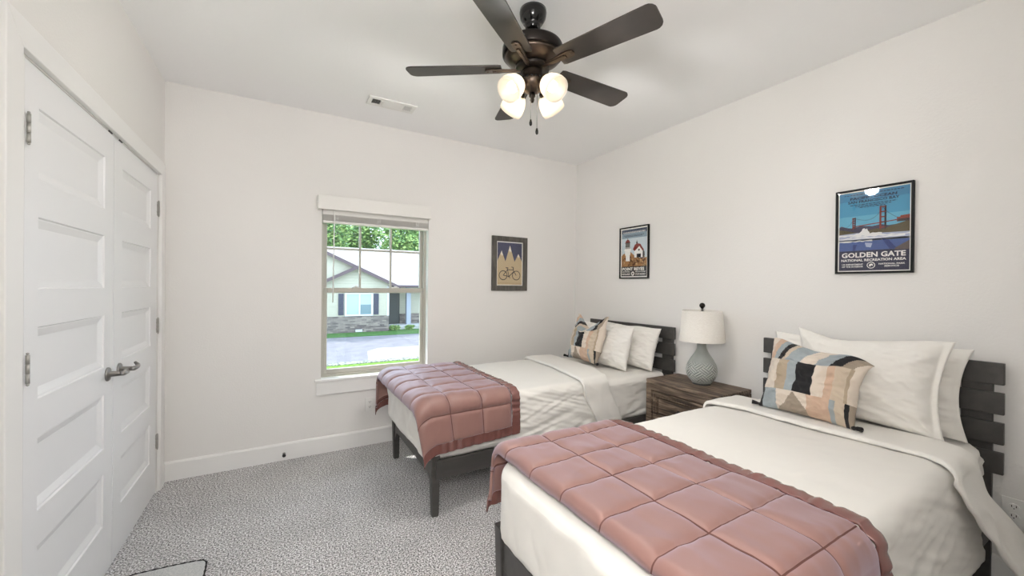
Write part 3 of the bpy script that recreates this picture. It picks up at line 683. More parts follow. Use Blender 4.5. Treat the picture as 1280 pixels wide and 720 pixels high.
def cov_disp(seed, top, side, hw):
    def f(x, q):
        u = abs(q); k = max(0, min(1, (u - hw + .08) / .12)) if q > 0 else max(0, min(.5, (u - hw + .08) / .12))
        base = top * fbm(x * 3.2, q * 3.2, seed) + .0016 * (ridge(x * 9 + q * 3, q * 16, seed + 5) - .5) * (1 - k)
        w = ridge(x * 1.8 + .3 * fbm(x * 2, q * 2, seed), q * 12 - x * 4.0, seed + 2) - .62
        w2 = ridge(x * 2.6 - q * 1, q * 21 + x * 6, seed + 8) - .6
        w3 = ridge(x * 3.2 + q * 1.5, q * 33 - x * 10, seed + 4) - .6
        return base + side * k * (.62 * w + .42 * w2 + .32 * w3)
    return f
# coverlets
D1 = Drape(B1, .502, .676, .06, .05, cov_disp(3.1, .004, .019, .502))
def q1n(x): return .502 + .025 + interp(x, (1.5, 2.0, 2.75, 3.0), (.245, .25, .31, .31)) + .008 * noise.noise((x * 6, 0, 0))
cloth('coverlet', D1, (1.47, 2.75), (lambda x: -.80, q1n), 170, 200, linen, .010, None, 'creased white coverlet spread over the bed beside the window wall', 'coverlet')
D2 = Drape(B2, .502, .676, .06, .12, cov_disp(21.7, .005, .010, .502))
cloth('coverlet', D2, (1.53, 3.14), (-.80, .87), 180, 180, linen, .010, None, 'smooth white coverlet spread over the bed under the bridge poster', 'coverlet')
# turned-back sheet bands
def fold(D, xa0, xa1, q0, q1, m, label, seed):
    def xm(u, q):
        a, b = interp(q, *xa0), interp(q, *xa1); return lerp(a, b, u)
    return cloth('turned_back_sheet', D, (0, 1), (q0, q1), 44, 190, m, .014, None, label, 'sheet', None, xm)
def fold_disp(seed, side):
    def f(x, q):
        k = max(0, min(1, (abs(q) - .45) / .1))
        return .004 * fbm(x * 5, q * 4, seed) + side * k * (ridge(x * 7 + q * 3, q * 8 - x * 5, seed) - .6)
    return f
def edge_roll(xa, w):
    def f(x, q):
        a = interp(q, *xa); d = max(0, min(w, x - a)); return (0, -(w - sqrt(max(0, w * w - (w - d) ** 2))), 0)
    return f
fa0 = ((-.85, -.5, .0, .5, .60, .90), (2.70, 2.70, 2.66, 2.56, 2.58, 2.74)); fa1 = ((-.85, -.5, .2, .5, .6, .9), (3.0, 2.98, 2.93, 2.80, 2.82, 2.97))
fold(Drape(B1, .520, .702, .06, .05, fold_disp(5.5, .008), edge_roll(fa0, .018)), fa0, fa1, -.82, .835, linen, 'white sheet turned back in a band on the bed beside the window wall', 1)
fb0 = ((-.85, -.5, -.3, .0, .4, .53, .62, .95), (2.85, 2.86, 2.93, 2.92, 2.95, 2.86, 2.88, 3.06)); fb1 = ((-.85, -.5, .0, .4, .55, .65, .95), (3.16, 3.14, 3.19, 3.2, 3.13, 3.15, 3.32))
fold(Drape(B2, .520, .702, .06, .42, fold_disp(15.5, .012), edge_roll(fb0, .018)), fb0, fb1, -.80, .93, linen, 'white sheet turned back in a band on the bed under the bridge poster', 2)

# quilted blankets
def quilt_disp(xl, qs, q0, amp, seed, hw, satin=0):
    def f(x, q):
        dx = min(abs(x - a) for a in xl); qq = (q - q0) / qs; dq = abs(qq - round(qq)) * qs
        def pf(d): return 1 - exp(-d / .012)
        p = min(pf(dx), 1) * pf(dq)
        pull = .0022 * (ridge(x * 22 + q * 5, q * 9, seed) - .5) * exp(-min(dx, dq) / .03)
        return amp * p + pull + .004 * fbm(x * 4, q * 4, seed) + .0016 * noise.noise((x * 26, q * 10, seed)) + .0035 * (ridge(x * 7 + q * 3, q * 6 - x * 2, seed + 3) - .6)
    return f
def blanket(yc, x0, x1, qf, qn, hw, zt, xl, qs, q0, droop, flare, seed, label):
    D = Drape(yc, hw, zt, .07, flare, quilt_disp(xl, qs, q0, .014, seed, hw), droop)
    nx = int((x1 - x0) / .005); nq = int((qn - qf) / .005)
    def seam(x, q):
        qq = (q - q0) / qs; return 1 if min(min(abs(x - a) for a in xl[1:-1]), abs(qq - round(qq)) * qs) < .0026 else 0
    o = cloth('quilted_blanket', D, (x0, x1), (qf, qn), nx, nq, [mauve, mauve_shade], .014, None, label, 'blanket', seam=seam)
    def rd(x, q):
        t_ = (x - x1) / .06
        return .006 + .006 * sin(pi * max(0, min(1, t_))) + .009 * noise.noise((q * 42, x * 12, seed)) + .004 * fbm(x * 4, q * 4, seed)
    Db = Drape(yc, hw, zt, .07, flare, rd, droop)
    c1 = cloth('satin_border', Db, (x1 + .001, x1 + .058), (qf - .06, qn + .06), 14, int((qn - qf) / .006), mauve_satin, .008, o); c1['label'] = 'shiny ruched satin edge'
    def rh(x, q): return .007 + .011 * noise.noise((x * 30, q * 7, seed + 4)) + .004 * fbm(x * 4, q * 4, seed)
    Dh = Drape(yc, hw, zt, .07, flare, rh, droop)
    for a, b in ((qn + .001, qn + .06), (qf - .06, qf - .001)):
        c = cloth('satin_hem', Dh, (x0, x1), (a, b), int((x1 - x0) / .006), 12, mauve_satin, .008, o); c['label'] = 'shiny satin hem'
    return o
def roll(x0, w, sag=0, edge=None):
    def f(x, q):
        d = max(0, min(w, x - x0)); z = -(w - sqrt(max(0, w * w - (w - d) ** 2)))
        if edge is not None and x < edge: z -= sag * (edge - x) ** 2
        return (0, z, 0)
    return f
def droop1(x, q):
    dx, dz, dy = roll(1.345, .022, 5.0, 1.44)(x, q)
    if q > .5: dz += .022 * min(1, (q - .5) / .3) + .03 * max(0, (x - 1.34) / .6) * min(1, (q - .5) / .3); dx += .05 * min(1, (q - .5) / .3) * max(0, 1 - (x - 1.34) / .6)
    return dx, dz, dy
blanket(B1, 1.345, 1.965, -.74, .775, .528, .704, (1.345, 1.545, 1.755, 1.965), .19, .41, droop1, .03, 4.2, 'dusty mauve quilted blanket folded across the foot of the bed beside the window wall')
def droop2(x, q):
    dx, dz, dy = roll(1.465, .03)(x, q)
    return dx, dz, dy
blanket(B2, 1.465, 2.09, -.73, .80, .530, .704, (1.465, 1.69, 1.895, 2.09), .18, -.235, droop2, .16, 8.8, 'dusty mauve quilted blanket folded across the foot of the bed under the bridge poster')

# ------------------------------------------------------------------ pillows
def pillow_mesh(name, w, h, t, seed, mats, n=64, chop=0, ear=0, pattern=None, pinch=.06, flange=0, chop_at=0):
    me = bpy.data.meshes.new(name); V, Fc = [], []
    def pt(u, v, sgn):
        uu = min(1, (u + 1) / (2 - flange) * 2 - 1) if flange else u
        ex = (1 - abs(uu) ** 2.3); ez = (1 - abs(v) ** 2.3)
        th = t * .5 * (max(0, ex) * max(0, ez)) ** .58
        if flange and abs(v) < 1 and abs(u) < 1: th = max(th, .006)
        x = u * w / 2 * (1 - pinch * (1 - v * v) ** 1.0 * abs(u)); z = v * h / 2 * (1 - pinch * (1 - u * u) * abs(v))
        th *= 1 - .16 * v          # fuller at the bottom
        wr = .010 * fbm(u * 2.2 + seed, v * 2.2, seed) + .011 * (ridge(u * 2.2 + v * 2.0 + seed, v * 3.2 - u * 1.5, seed) - .6) + .005 * (ridge(u * 5 - v * 3, v * 7 + u * 4, seed + 4) - .6)
        cr = max(0, abs(u) * abs(v) - .25); wr += .012 * sin(13 * (abs(u) - abs(v))) * cr
        y = sgn * (th + wr * min(1, th / .03)) + .010 * noise.noise((u * 2.4, v * 2.4, seed + 9))
        z += .010 * noise.noise((u * 2.0, v * 1.2, seed + 3)) * (v + 1) / 2
        if chop:
            k = max(0, (v + .15) / 1.15); g_ = max(0, 1 - abs(u - chop_at) / .85) ** 1.25
            z -= chop * g_ * k ** 1.6; x += chop * .22 * k ** 2 * (1 if u > chop_at else -1) * g_ * (1 - g_) * 2
            y += sgn * .020 * g_ * k * (1 if abs(v) < .97 else .2)
        if ear:   # one top corner flops outward
            e = max(0, (u * .75 + v * .9 - .75) / .9); z -= ear * e * e * 1.3; x += ear * e * .75; y -= ear * .8 * e
        return (x, y, z + h / 2)
    idx = {}
    for s in (-1, 1):
        for i in range(n + 1):
            for j in range(n + 1):
                edge = i in (0, n) or j in (0, n)
                if s == 1 and edge: idx[(1, i, j)] = idx[(-1, i, j)]; continue
                u, v = -1 + 2 * i / n, -1 + 2 * j / n
                u, v = sin(u * pi / 2) * .35 + u * .65, sin(v * pi / 2) * .35 + v * .65
                idx[(s, i, j)] = len(V); V.append(pt(u, v, s))
    cols = []
    for s in (-1, 1):
        for i in range(n):
            for j in range(n):
                q = [idx[(s, i, j)], idx[(s, i + 1, j)], idx[(s, i + 1, j + 1)], idx[(s, i, j + 1)]]
                Fc.append(q if s == -1 else q[::-1])
                if pattern: cols.append(pattern((i + .5) / n, (j + .5) / n))
    me.from_pydata(V, [], Fc); me.update()
    for p in me.polygons: p.use_smooth = True
    if pattern:
        ca = me.color_attributes.new('pattern', 'FLOAT_COLOR', 'CORNER'); arr = np.repeat(np.array([lin(c) + (1.0,) for c in cols], dtype=np.float32), 4, axis=0)
        ca.data.foreach_set('color', arr.ravel())
    me.materials.append(mats)
    return me
def put_pillow(name, me, loc, lean, yaw, roll_, label, cat):
    o = bpy.data.objects.new(name, me); COL.objects.link(o); o.location = loc
    o.rotation_euler = (radians(-lean), radians(roll_), radians(-90 + yaw)); tag(o, label, cat); return o
ZP = .668
put_pillow('bed_pillow', pillow_mesh('bed_pillow', .66, .37, .19, 1.3, pillow_m, 80), (3.35, -.965, ZP), 16, 0, 0, 'white pillow leaning on the headboard slats of the bed beside the window wall', 'pillow')
put_pillow('bed_pillow', pillow_mesh('bed_pillow', .66, .375, .19, 4.6, pillow_m, 80), (3.16, -.855, ZP), 16, 0, 0, 'white pillow between the striped cushion and the rear pillow, bed beside the window wall', 'pillow')
put_pillow('bed_pillow', pillow_mesh('bed_pillow', .86, .43, .15, 7.1, pillow_m, 80, flange=.06, pinch=.09), (3.385, -2.605, ZP), 12, 0, 0, 'wide white pillow against the headboard slats of the bed under the bridge poster', 'pillow')
put_pillow('bed_pillow', pillow_mesh('bed_pillow', .62, .47, .22, 9.4, pillow_m, 80, chop=.03, chop_at=-.45, flange=.09, pinch=.12), (3.215, -2.69, ZP + .012), 14, 2, 1, 'white pillow right behind the striped cushion on the bed under the bridge poster', 'pillow')
CR, PE, BL, BK, TN, TA, BE = (208, 196, 182), (192, 164, 143), (150, 158, 161), (34, 33, 34), (168, 152, 131), (150, 137, 122), (190, 175, 156)
def stripe(u, lst):
    for e, c in lst:
        if u < e: return c
    return lst[-1][1]
def deco(u, v):
    if v > .66:
        s = u - (v - .66) * .35
        return stripe(s, [(.02, CR), (.11, PE), (.19, BL), (.25, BK), (.30, BE), (.45, BL), (.58, CR), (.70, BL), (.80, BK), (.90, TA), (2, CR)])
    if v > .30: return stripe(u, [(.04, PE), (.24, CR), (.355, TN), (.44, BL), (.60, BK), (.70, CR), (.76, PE), (.88, BE), (.915, TN), (2, CR)])
    if .27 < u < .56:
        k = (u - .27) / .29; return TA if v < .30 * (1 - abs(k - .6) / .6) else CR
    return stripe(u, [(.07, BK), (.27, BL), (.56, CR), (.76, PE), (.81, BL), (.90, BE), (.95, BK), (2, TA)])
def deco_pillow(w, h, t, seed, loc, lean, yaw, rl, chop, ear, label):
    o = put_pillow('striped_cushion', pillow_mesh('striped_cushion', w, h, t, seed, deco_m, 110, chop, ear, deco, pinch=.05), loc, lean, yaw, rl, label, 'cushion')
    for sx in (-1, 1):
        def tas(b):
            c = (sx * (w / 2 - .004), -.004, .010); sphere(b, c, .010)
            tube(b, [c, (c[0] + sx * .02, -.016, c[2] + .001), (c[0] + sx * .036, -.024, c[2])], [.006, .010, .012], 10)
        part('tassel', cord_m, o, tas, True, 'black tassel')
    return o
deco_pillow(.435, .425, .17, 2.2, (3.02, -.79, .70), 17, -4, 0, .17, 0, 'striped cushion with two pointed ears on the bed beside the window wall')
deco_pillow(.435, .40, .18, 5.9, (3.02, -2.535, .702), 20, -2, 0, .045, .075, 'striped cushion with a flopped corner on the bed under the bridge poster')

# ================================================================== NIGHTSTAND
NX, NY_ = .602, .385
ns = thing('nightstand', 'weathered brown wooden nightstand with drawers between the two beds', 'nightstand', (W - .009, -1.672, 0), (0, 0, -pi / 2))
hx, zt = NX / 2, .648
def carcass(b):
    for sx in (-1, 1):
        for y0, y1 in ((-NY_, -NY_ + .05), (-.05, 0)): box(b, min(sx * hx, sx * (hx - .05)), max(sx * hx, sx * (hx - .05)), y0, y1, 0, zt - .028, .003)
        xs = sorted((sx * (hx - .012), sx * (hx - .03))); box(b, xs[0], xs[1], -NY_ + .05, -.05, .06, zt - .03)          # recessed side panel
        xs = sorted((sx * hx, sx * (hx - .03)))
        box(b, xs[0], xs[1], -NY_ + .05, -.05, zt - .075, zt - .028, .002); box(b, xs[0], xs[1], -NY_ + .05, -.05, .04, .11, .002)
        xs = sorted((sx * (hx - .004), sx * (hx - .022))); box(b, xs[0], xs[1], -NY_ + .05, -.05, zt - .09, zt - .075, .003)
    box(b, -hx + .05, hx - .05, -NY_, -NY_ + .04, zt - .082, zt - .028, .003); box(b, -hx + .05, hx - .05, -NY_, -NY_ + .04, .04, .09, .003)
    box(b, -hx + .05, hx - .05, -NY_, -NY_ + .04, .315, .345, .002)
    box(b, -hx + .05, hx - .05, -.02, -.005, .05, zt - .03); box(b, -hx + .05, hx - .05, -NY_ + .03, -.02, .05, .07)
part('body', wood, ns, carcass, True)
part('top_board', wood, ns, lambda b: (box(b, -hx, hx, -NY_, 0, zt - .026, zt, .004)), True)
for z0, z1 in ((.347, zt - .084), (.092, .313)):
    def front(b):
        x0, x1 = -hx + .056, hx - .056; y = -NY_ + .004
        for (ins, wd, dp) in ((.005, .017, 0), (.022, .011, .007), (.034, .007, -.003)):
            a0_, a1_, c0, c1 = x0 + ins, x1 - ins, z0 + ins, z1 - ins
            for q in ((a0_, a1_, c0, c0 + wd), (a0_, a1_, c1 - wd, c1), (a0_, a0_ + wd, c0 + wd, c1 - wd), (a1_ - wd, a1_, c0 + wd, c1 - wd)): box(b, q[0], q[1], y + dp, y + .035, q[2], q[3], .003)
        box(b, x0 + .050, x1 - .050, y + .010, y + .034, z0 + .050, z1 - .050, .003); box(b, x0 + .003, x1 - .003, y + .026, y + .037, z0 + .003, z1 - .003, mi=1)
    dr = part('drawer', [wood, gap_shade], ns, front, True)
    zc = (z0 + z1) / 2
    part('knob', black_metal, dr, lambda b: lathe(b, [(0, 0), (.008, 0), (.006, .012), (.012, .018), (.016, .026), (.012, .033), (0, .035)], 18, M=Matrix.Translation((0, -NY_ + .018, zc)) @ Matrix.Rotation(pi / 2, 4, 'X')), True)

# table lamp
lx, ly, lz = 3.405, -1.70, .649
lp = thing('table_lamp', 'table lamp with pale linen shade and textured grey ceramic base on the nightstand', 'lamp', (lx, ly, lz))
TL = Matrix.Translation((lx, ly, lz))
part('foot', mat('lamp_foot', (60, 62, 62), .4), lp, lambda b: lathe(b, [(0, 0), (.062, 0), (.062, .008), (.056, .012), (0, .012)], 40, M=TL))
def vase(b):
    prof_z = [.012 + .285 * k / 90 for k in range(91)]
    zs_ = [.012, .03, .06, .10, .14, .18, .215, .24, .265, .285, .297]; rs_ = [.060, .080, .098, .106, .100, .083, .060, .044, .034, .030, .034]
    # smooth through the control points
    def R(z): return sum(np.interp(z + d, zs_, rs_) for d in (-.016, -.008, 0, .008, .016)) / 5
    seg = 220
    cv = {}
    def P(i, j):
        th = 2 * pi * j / seg; z = prof_z[i]; r = R(z)
        k = max(0, min(1, (z - .02) / .02)) * max(0, min(1, (.175 - z) / .03))
        # raised basket-weave bands, flipping direction in diamond patches
        sx = th / (2 * pi) * 8; row = (z - .02) / .062
        a = sx + row; c = sx - row
        fl = (math.floor(a) + math.floor(c)) % 2
        ph = (a if fl else c) * 3
        g = .5 + .5 * cos(2 * pi * ph)
        r += k * .0065 * (g ** .5 - .45)
        return (r * cos(th), r * sin(th), z)
    t_ = bmesh.new(); gridmesh(t_, P, 91, seg + 1); bmesh.ops.remove_doubles(t_, verts=t_.verts, dist=1e-5)
    bmesh.ops.recalc_face_normals(t_, faces=t_.faces)
    for f in t_.faces: f.smooth = True
    merge(b, t_, 0, TL)
base = part('base', glaze_m, lp, vase)
ca = base.data.color_attributes.new('pattern', 'FLOAT_COLOR', 'POINT'); lo_c, hi_c = lin((112, 116, 113)), lin((190, 192, 186)); md_c = lin((148, 152, 147))
for i_, v_ in enumerate(base.data.vertices):      # relief shading put into the glaze colour, paler on the raised weave
    th_, z_ = math.atan2(v_.co.y, v_.co.x), v_.co.z; k_ = max(0, min(1, (z_ - .02) / .02)) * max(0, min(1, (.175 - z_) / .03))
    sx_, row_ = th_ / (2 * pi) * 8, (z_ - .02) / .062; a_, c_ = sx_ + row_, sx_ - row_
    g_ = .5 + .5 * cos(2 * pi * (a_ if (math.floor(a_) + math.floor(c_)) % 2 else c_) * 3)
    ca.data[i_].color = tuple(lerp(md_c[q], lerp(lo_c[q], hi_c[q], g_), k_) for q in range(3)) + (1,)
part('neck_cap', nickel, lp, lambda b: lathe(b, [(0, .296), (.03, .296), (.03, .301), (.012, .305), (.008, .33), (.008, .56), (0, .56)], 24, M=TL))
s0, s1 = .318, .546
part('shade', shade_m, lp, lambda b: lathe(b, [(.157, s0), (.138, s1), (.1355, s1), (.1545, s0), (.157, s0)], 72, M=TL, closed=False))
part('shade_ring', nickel, lp, lambda b: (lathe(b, [(.009, .536), (.018, .536), (.018, .54), (.009, .54)], 16, M=TL), [tube(b, [(lx + .012 * cos(q), ly + .012 * sin(q), lz + .538), (lx + .136 * cos(q), ly + .136 * sin(q), lz + .543)], .002, 6) for q in (.5, 2.6, 4.7)]))
part('finial', bronze, lp, lambda b: (lathe(b, [(0, .548), (.008, .548), (.006, .558), (.011, .564)] + [(.0205 * cos(radians(q)), .583 + .0205 * sin(radians(q))) for q in (-60, -35, -10, 15, 40, 65, 85)] + [(0, .6036)], 20, M=TL)))

# ================================================================== PICTURES
def flat(bm, pts, y, mi):
    t = bmesh.new(); f = t.faces.new([t.verts.new((x, y, z)) for x, z in pts]); f.normal_update()
    if f.normal.y > 0: f.normal_flip()
    bmesh.ops.triangulate(t, faces=t.faces); merge(bm, t, mi)
def ink(name, c): return mat(name, c, .7, .2)
def strip(bm, pts, w, y, mi):
    for (a, b), (c, d) in zip(pts, pts[1:]):
        v = Vector((c - a, d - b)); n = Vector((-v.y, v.x)).normalized() * w / 2
        flat(bm, [(a + n.x, b + n.y), (c + n.x, d + n.y), (c - n.x, d - n.y), (a - n.x, b - n.y)], y, mi)
def framed(name, label, loc, rz, w, h, fw, fd, fm, margin, paper):
    t = thing(name, label, 'picture', loc, (0, 0, rz))
    def fr(b):
        for q in ((-w / 2, w / 2, -h / 2, -h / 2 + fw), (-w / 2, w / 2, h / 2 - fw, h / 2), (-w / 2, -w / 2 + fw, -h / 2 + fw, h / 2 - fw), (w / 2 - fw, w / 2, -h / 2 + fw, h / 2 - fw)):
            box(b, q[0], q[1], -fd, -.001, q[2], q[3], .002)
    part('frame', fm, t, fr, True)
    part('backing_board', paper, t, lambda b: box(b, -w / 2 + fw * .6, w / 2 - fw * .6, -fd * .5, -.002, -h / 2 + fw * .6, h / 2 - fw * .6), True, 'white paper margin')
    part('glazing', print_glass, t, lambda b: box(b, -w / 2 + fw * .8, w / 2 - fw * .8, -fd * .5 - .006, -fd * .5 - .0045, -h / 2 + fw * .8, h / 2 - fw * .8), True, 'clear glass')
    iw, ih = w - 2 * fw - 2 * margin, h - 2 * fw - 2 * margin
    return t, -fd * .5, iw, ih
paper_w = ink('print_paper', (236, 234, 228))

# --- bridge poster on the wall over the nearer bed
t, y0, iw, ih = framed('framed_poster', 'black framed poster of a red bridge over blue water above the wide pillows', (W, -2.628, 1.697), -pi / 2, .342, .487, .011, .022, frame_black, .006, paper_w)
GW, GH = .342, .487
def g(u, v): return ((u - .5) * GW, (.5 - v) * GH)
inks = [ink('ink_sky_top', (66, 128, 166)), ink('ink_sky', (72, 146, 182)), ink('ink_sky_low', (98, 166, 194)), ink('ink_hill', (66, 62, 84)), ink('ink_cliff', (86, 76, 50)),
        ink('ink_red', (132, 54, 42)), ink('ink_tower_shade', (58, 40, 46)), ink('ink_foam', (226, 226, 226)), ink('ink_sea', (72, 92, 146)), ink('ink_wet', (48, 62, 116)), ink('ink_base', (46, 46, 70)), ink('ink_surf', (168, 176, 200)), ink('ink_sand', (96, 84, 82))]
def gg(b):
    uL, uR = .5 - iw / GW / 2, .5 + iw / GW / 2; vT, vB = .5 - ih / GH / 2, .5 + ih / GH / 2
    def P(pts, k, mi): flat(b, [g(*p) for p in pts], y0 - .0003 * k, mi)
    def R(a, c, d, e, k, mi): P([(a, d), (c, d), (c, e), (a, e)], k, mi)
    R(uL, uR, vT, .14, 1, 0); R(uL, uR, .14, .32, 1, 1); R(uL, uR, .32, .52, 1, 2)
    R(uL, uR, .50, .62, 1, 11); R(uL, uR, .60, .75, 1, 8); R(uL, uR, .73, vB, 2, 10)
    P([(uL, .44), (.08, .425), (.16, .45), (.24, .46), (.36, .44), (.5, .455), (.6, .44), (.7, .46), (uR, .45), (uR, .52), (uL, .52)], 2, 3)
    P([(uL, .47), (.1, .475), (.22, .50), (.3, .52), (uL, .53)], 3, 4)
    P([(.42, .50), (.55, .485), (.64, .495), (.72, .47), (.82, .45), (uR, .42), (uR, .545), (.42, .535)], 3, 4)
    # deck, cables, towers
    strip(b, [g(.24, .445), g(.45, .43), g(.62, .42), g(.84, .405)], .0055, y0 - .0012, 5)
    for A, B, sg in (((.255, .345), (.63, .25), 1),):
        pts = [(lerp(A[0], B[0], q / 12), lerp(A[1], B[1], q / 12) + .16 * 4 * (q / 12) * (1 - q / 12) * .72 * (.4 + .6 * q / 12)) for q in range(13)]
        strip(b, [g(*p) for p in pts], .0016, y0 - .0012, 6)
    strip(b, [g(.63, .25), g(.7, .32), g(.78, .37), g(.86, .40)], .0016, y0 - .0012, 6); strip(b, [g(.255, .345), g(.2, .42), g(.14, .45)], .0014, y0 - .0012, 6)
    for uc, vt_, vb_, wd in ((.255, .335, .475, .034), (.63, .232, .495, .062)):
        for s in (-1, 1): R(uc + s * wd / 2 - wd * .2, uc + s * wd / 2 + wd * .2, vt_, vb_, 5, 6 if s > 0 else 5)
        for q in range(5): v = lerp(vt_ + .01, vb_ - .02, q / 4); R(uc - wd / 2, uc + wd / 2, v - .007, v + .007, 5, 5)
    P([(.80, .43), (.80, .38), (.84, .38), (.84, .365), (uR, .36), (uR, .43)], 5, 5); R(.81, uR, .40, .43, 6, 6)
    # surf
    rng = random.Random(5)
    for (ua, ub, v, th) in ((uL, .62, .545, .022), (uL, .9, .585, .014), (.2, uR, .565, .012), (uL, .5, .62, .010)):
        n_ = 14; top = [(lerp(ua, ub, k / n_), v - th / 2 + rng.uniform(-.008, .006)) for k in range(n_ + 1)]; bot = [(lerp(ub, ua, k / n_), v + th / 2 + rng.uniform(-.004, .006)) for k in range(n_ + 1)]
        P(top + bot, 4, 7)
    P([(.26, .545), (.32, .53), (.36, .50), (.37, .475), (.395, .47), (.41, .485), (.43, .475), (.44, .50), (.46, .52), (.47, .55)], 5, 7)
    P([(.24, .66), (.30, .66), (.27, .73), (.24, .73)], 3, 9); P([(.62, .60), (.70, .62), (.80, .72), (.72, .73), (.66, .66)], 3, 9); P([(.40, .64), (.5, .65), (.48, .70), (.42, .69)], 4, 11)
    P([(.78, .72), (uR, .64), (uR, .74), (.78, .74)], 3, 12)
part('artwork', inks, t, gg, True, 'printed bridge scene')
ltr = ink('ink_lettering_white', (232, 230, 226)); ltd = ink('ink_lettering_navy', (24, 34, 60))
def gt(b):
    yy = y0 - .0028
    def Tx(s, ua, ub, va, vb, mi=0, bold=.03): a, c = g(ua, vb), g(ub, va); part('lettering', (ltr, ltd)[mi], t, lambda q: text_bm(q, s, a[0], c[0], a[1], c[1], yy, 0, bold), True)
    Tx('PACIFIC OCEAN', .20, .80, .095, .125, 1); Tx('SAN FRANCISCO BAY', .17, .83, .138, .168, 1)
    Tx('GOLDEN GATE', .09, .91, .752, .812); Tx('NATIONAL RECREATION AREA', .085, .915, .828, .858)
    Tx('US DEPARTMENT', .095, .385, .884, .902); Tx('OF THE INTERIOR', .095, .385, .910, .928); Tx('NATIONAL PARK', .585, .905, .884, .902); Tx('SERVICE', .655, .835, .910, .928)
    for v, a, c in ((.066, .12, .88), (.188, .2, .8), (.206, .27, .73), (.222, .33, .67)):   # lines too small to read
        rng = random.Random(int(v * 1000)); u = a
        while u < c:
            w_ = rng.uniform(.02, .05); flat(b, [g(u, v - .004), g(min(c, u + w_), v - .004), g(min(c, u + w_), v + .004), g(u, v + .004)], yy, 1); u += w_ + .012
    cx_, cz_ = g(.487, .906); n_ = 28
    flat(b, [(cx_ + .0185 * cos(2 * pi * k / n_), cz_ + .0185 * sin(2 * pi * k / n_)) for k in range(n_)], yy, 0)
    flat(b, [(cx_ + .015 * cos(2 * pi * k / n_), cz_ + .015 * sin(2 * pi * k / n_)) for k in range(n_)], yy - .0002, 1)
    flat(b, [(cx_ - .010, cz_ - .004), (cx_ - .006, cz_ + .007), (cx_ + .004, cz_ + .009), (cx_ + .010, cz_ + .002), (cx_ + .006, cz_ - .005), (cx_ + .002, cz_ + .001), (cx_ - .003, cz_ - .008)], yy - .0004, 0)
part('fine_print', [ltr, ltd], t, gt, True, 'fine printed lines and round emblem')

# --- lighthouse poster by the corner
PW, PH = .356, .492
t, y0, iw, ih = framed('framed_poster', 'black framed poster of a lighthouse and white barn above the bed in the corner', (W, -.874, 1.692), -pi / 2, PW, PH, .011, .022, frame_black, .012, paper_w)
def g2(u, v): return ((u - .5) * PW, (.5 - v) * PH)
inks2 = [ink('ink_navy_band', (66, 78, 96)), ink('ink_blue_grey', (140, 160, 174)), ink('ink_pale_sky', (196, 208, 214)), ink('ink_rock', (166, 124, 82)), ink('ink_rock_dark', (94, 58, 40)), ink('ink_rock_light', (212, 176, 128)),
         ink('ink_white', (238, 236, 232)), ink('ink_barn_red', (128, 48, 40)), ink('ink_black', (30, 30, 34)), ink('ink_lantern', (70, 66, 62)), ink('ink_ground_text', (44, 46, 52)), ink('ink_grey', (176, 172, 166))]
def pr_(b):
    uL, uR = .5 - iw / PW / 2, .5 + iw / PW / 2; vT, vB = .5 - ih / PH / 2, .5 + ih / PH / 2
    def P(pts, k, mi): flat(b, [g2(*p) for p in pts], y0 - .0003 * k, mi)
    def R(a, c, d, e, k, mi): P([(a, d), (c, d), (c, e), (a, e)], k, mi)
    R(uL, uR, vT, .12, 1, 0); R(uL, uR, .12, .22, 1, 1); R(uL, uR, .22, .62, 1, 2)
    P([(uL, .56), (.12, .52), (.2, .50), (.4, .49), (.5, .55), (.62, .60), (.8, .62), (uR, .60), (uR, .78), (uL, .78)], 2, 3)
    rng = random.Random(12)
    for k in range(90):
        u, v = rng.uniform(uL + .03, uR - .05), rng.uniform(.58, .75); s = rng.uniform(.015, .04)
        if u < .45 and rng.random() < .4: v -= .07
        P([(u - s, v), (u - s * .3, v - s * .7), (u + s, v - s * .2), (u + s * .5, v + s * .8)], 3, rng.choice((4, 4, 5, 3)))
    R(uL, uR, .765, vB, 4, 10)
    # lighthouse
    R(.19, .38, .46, .54, 5, 6); P([(.15, .46), (.18, .42), (.40, .42), (.42, .46)], 5, 6); R(.20, .37, .385, .42, 5, 11); R(.22, .36, .54, .66, 5, 6)
    R(.205, .365, .305, .385, 6, 9)
    for k in range(5): R(.215 + .033 * k, .222 + .033 * k, .31, .38, 7, 11)
    R(.19, .38, .30, .31, 7, 8); P([(.20, .30), (.22, .265), (.26, .245), (.285, .24), (.31, .245), (.35, .265), (.37, .30)], 6, 7); R(.277, .293, .215, .245, 6, 7)
    # barn
    P([(.52, .47), (.68, .385), (.80, .475), (.80, .60), (.52, .60)], 5, 6); P([(.47, .44), (.53, .36), (.60, .33), (.72, .345), (.84, .46), (.80, .48), (.69, .385), (.53, .475)], 6, 7)
    P([(.80, .43), (.86, .50), (.87, .57), (.80, .59)], 5, 9); R(.60, .74, .53, .60, 6, 8); R(.655, .70, .44, .475, 6, 9); R(.58, .63, .30, .335, 6, 9); R(.597, .613, .27, .30, 6, 9)
part('artwork', inks2, t, pr_, True, 'printed lighthouse scene')
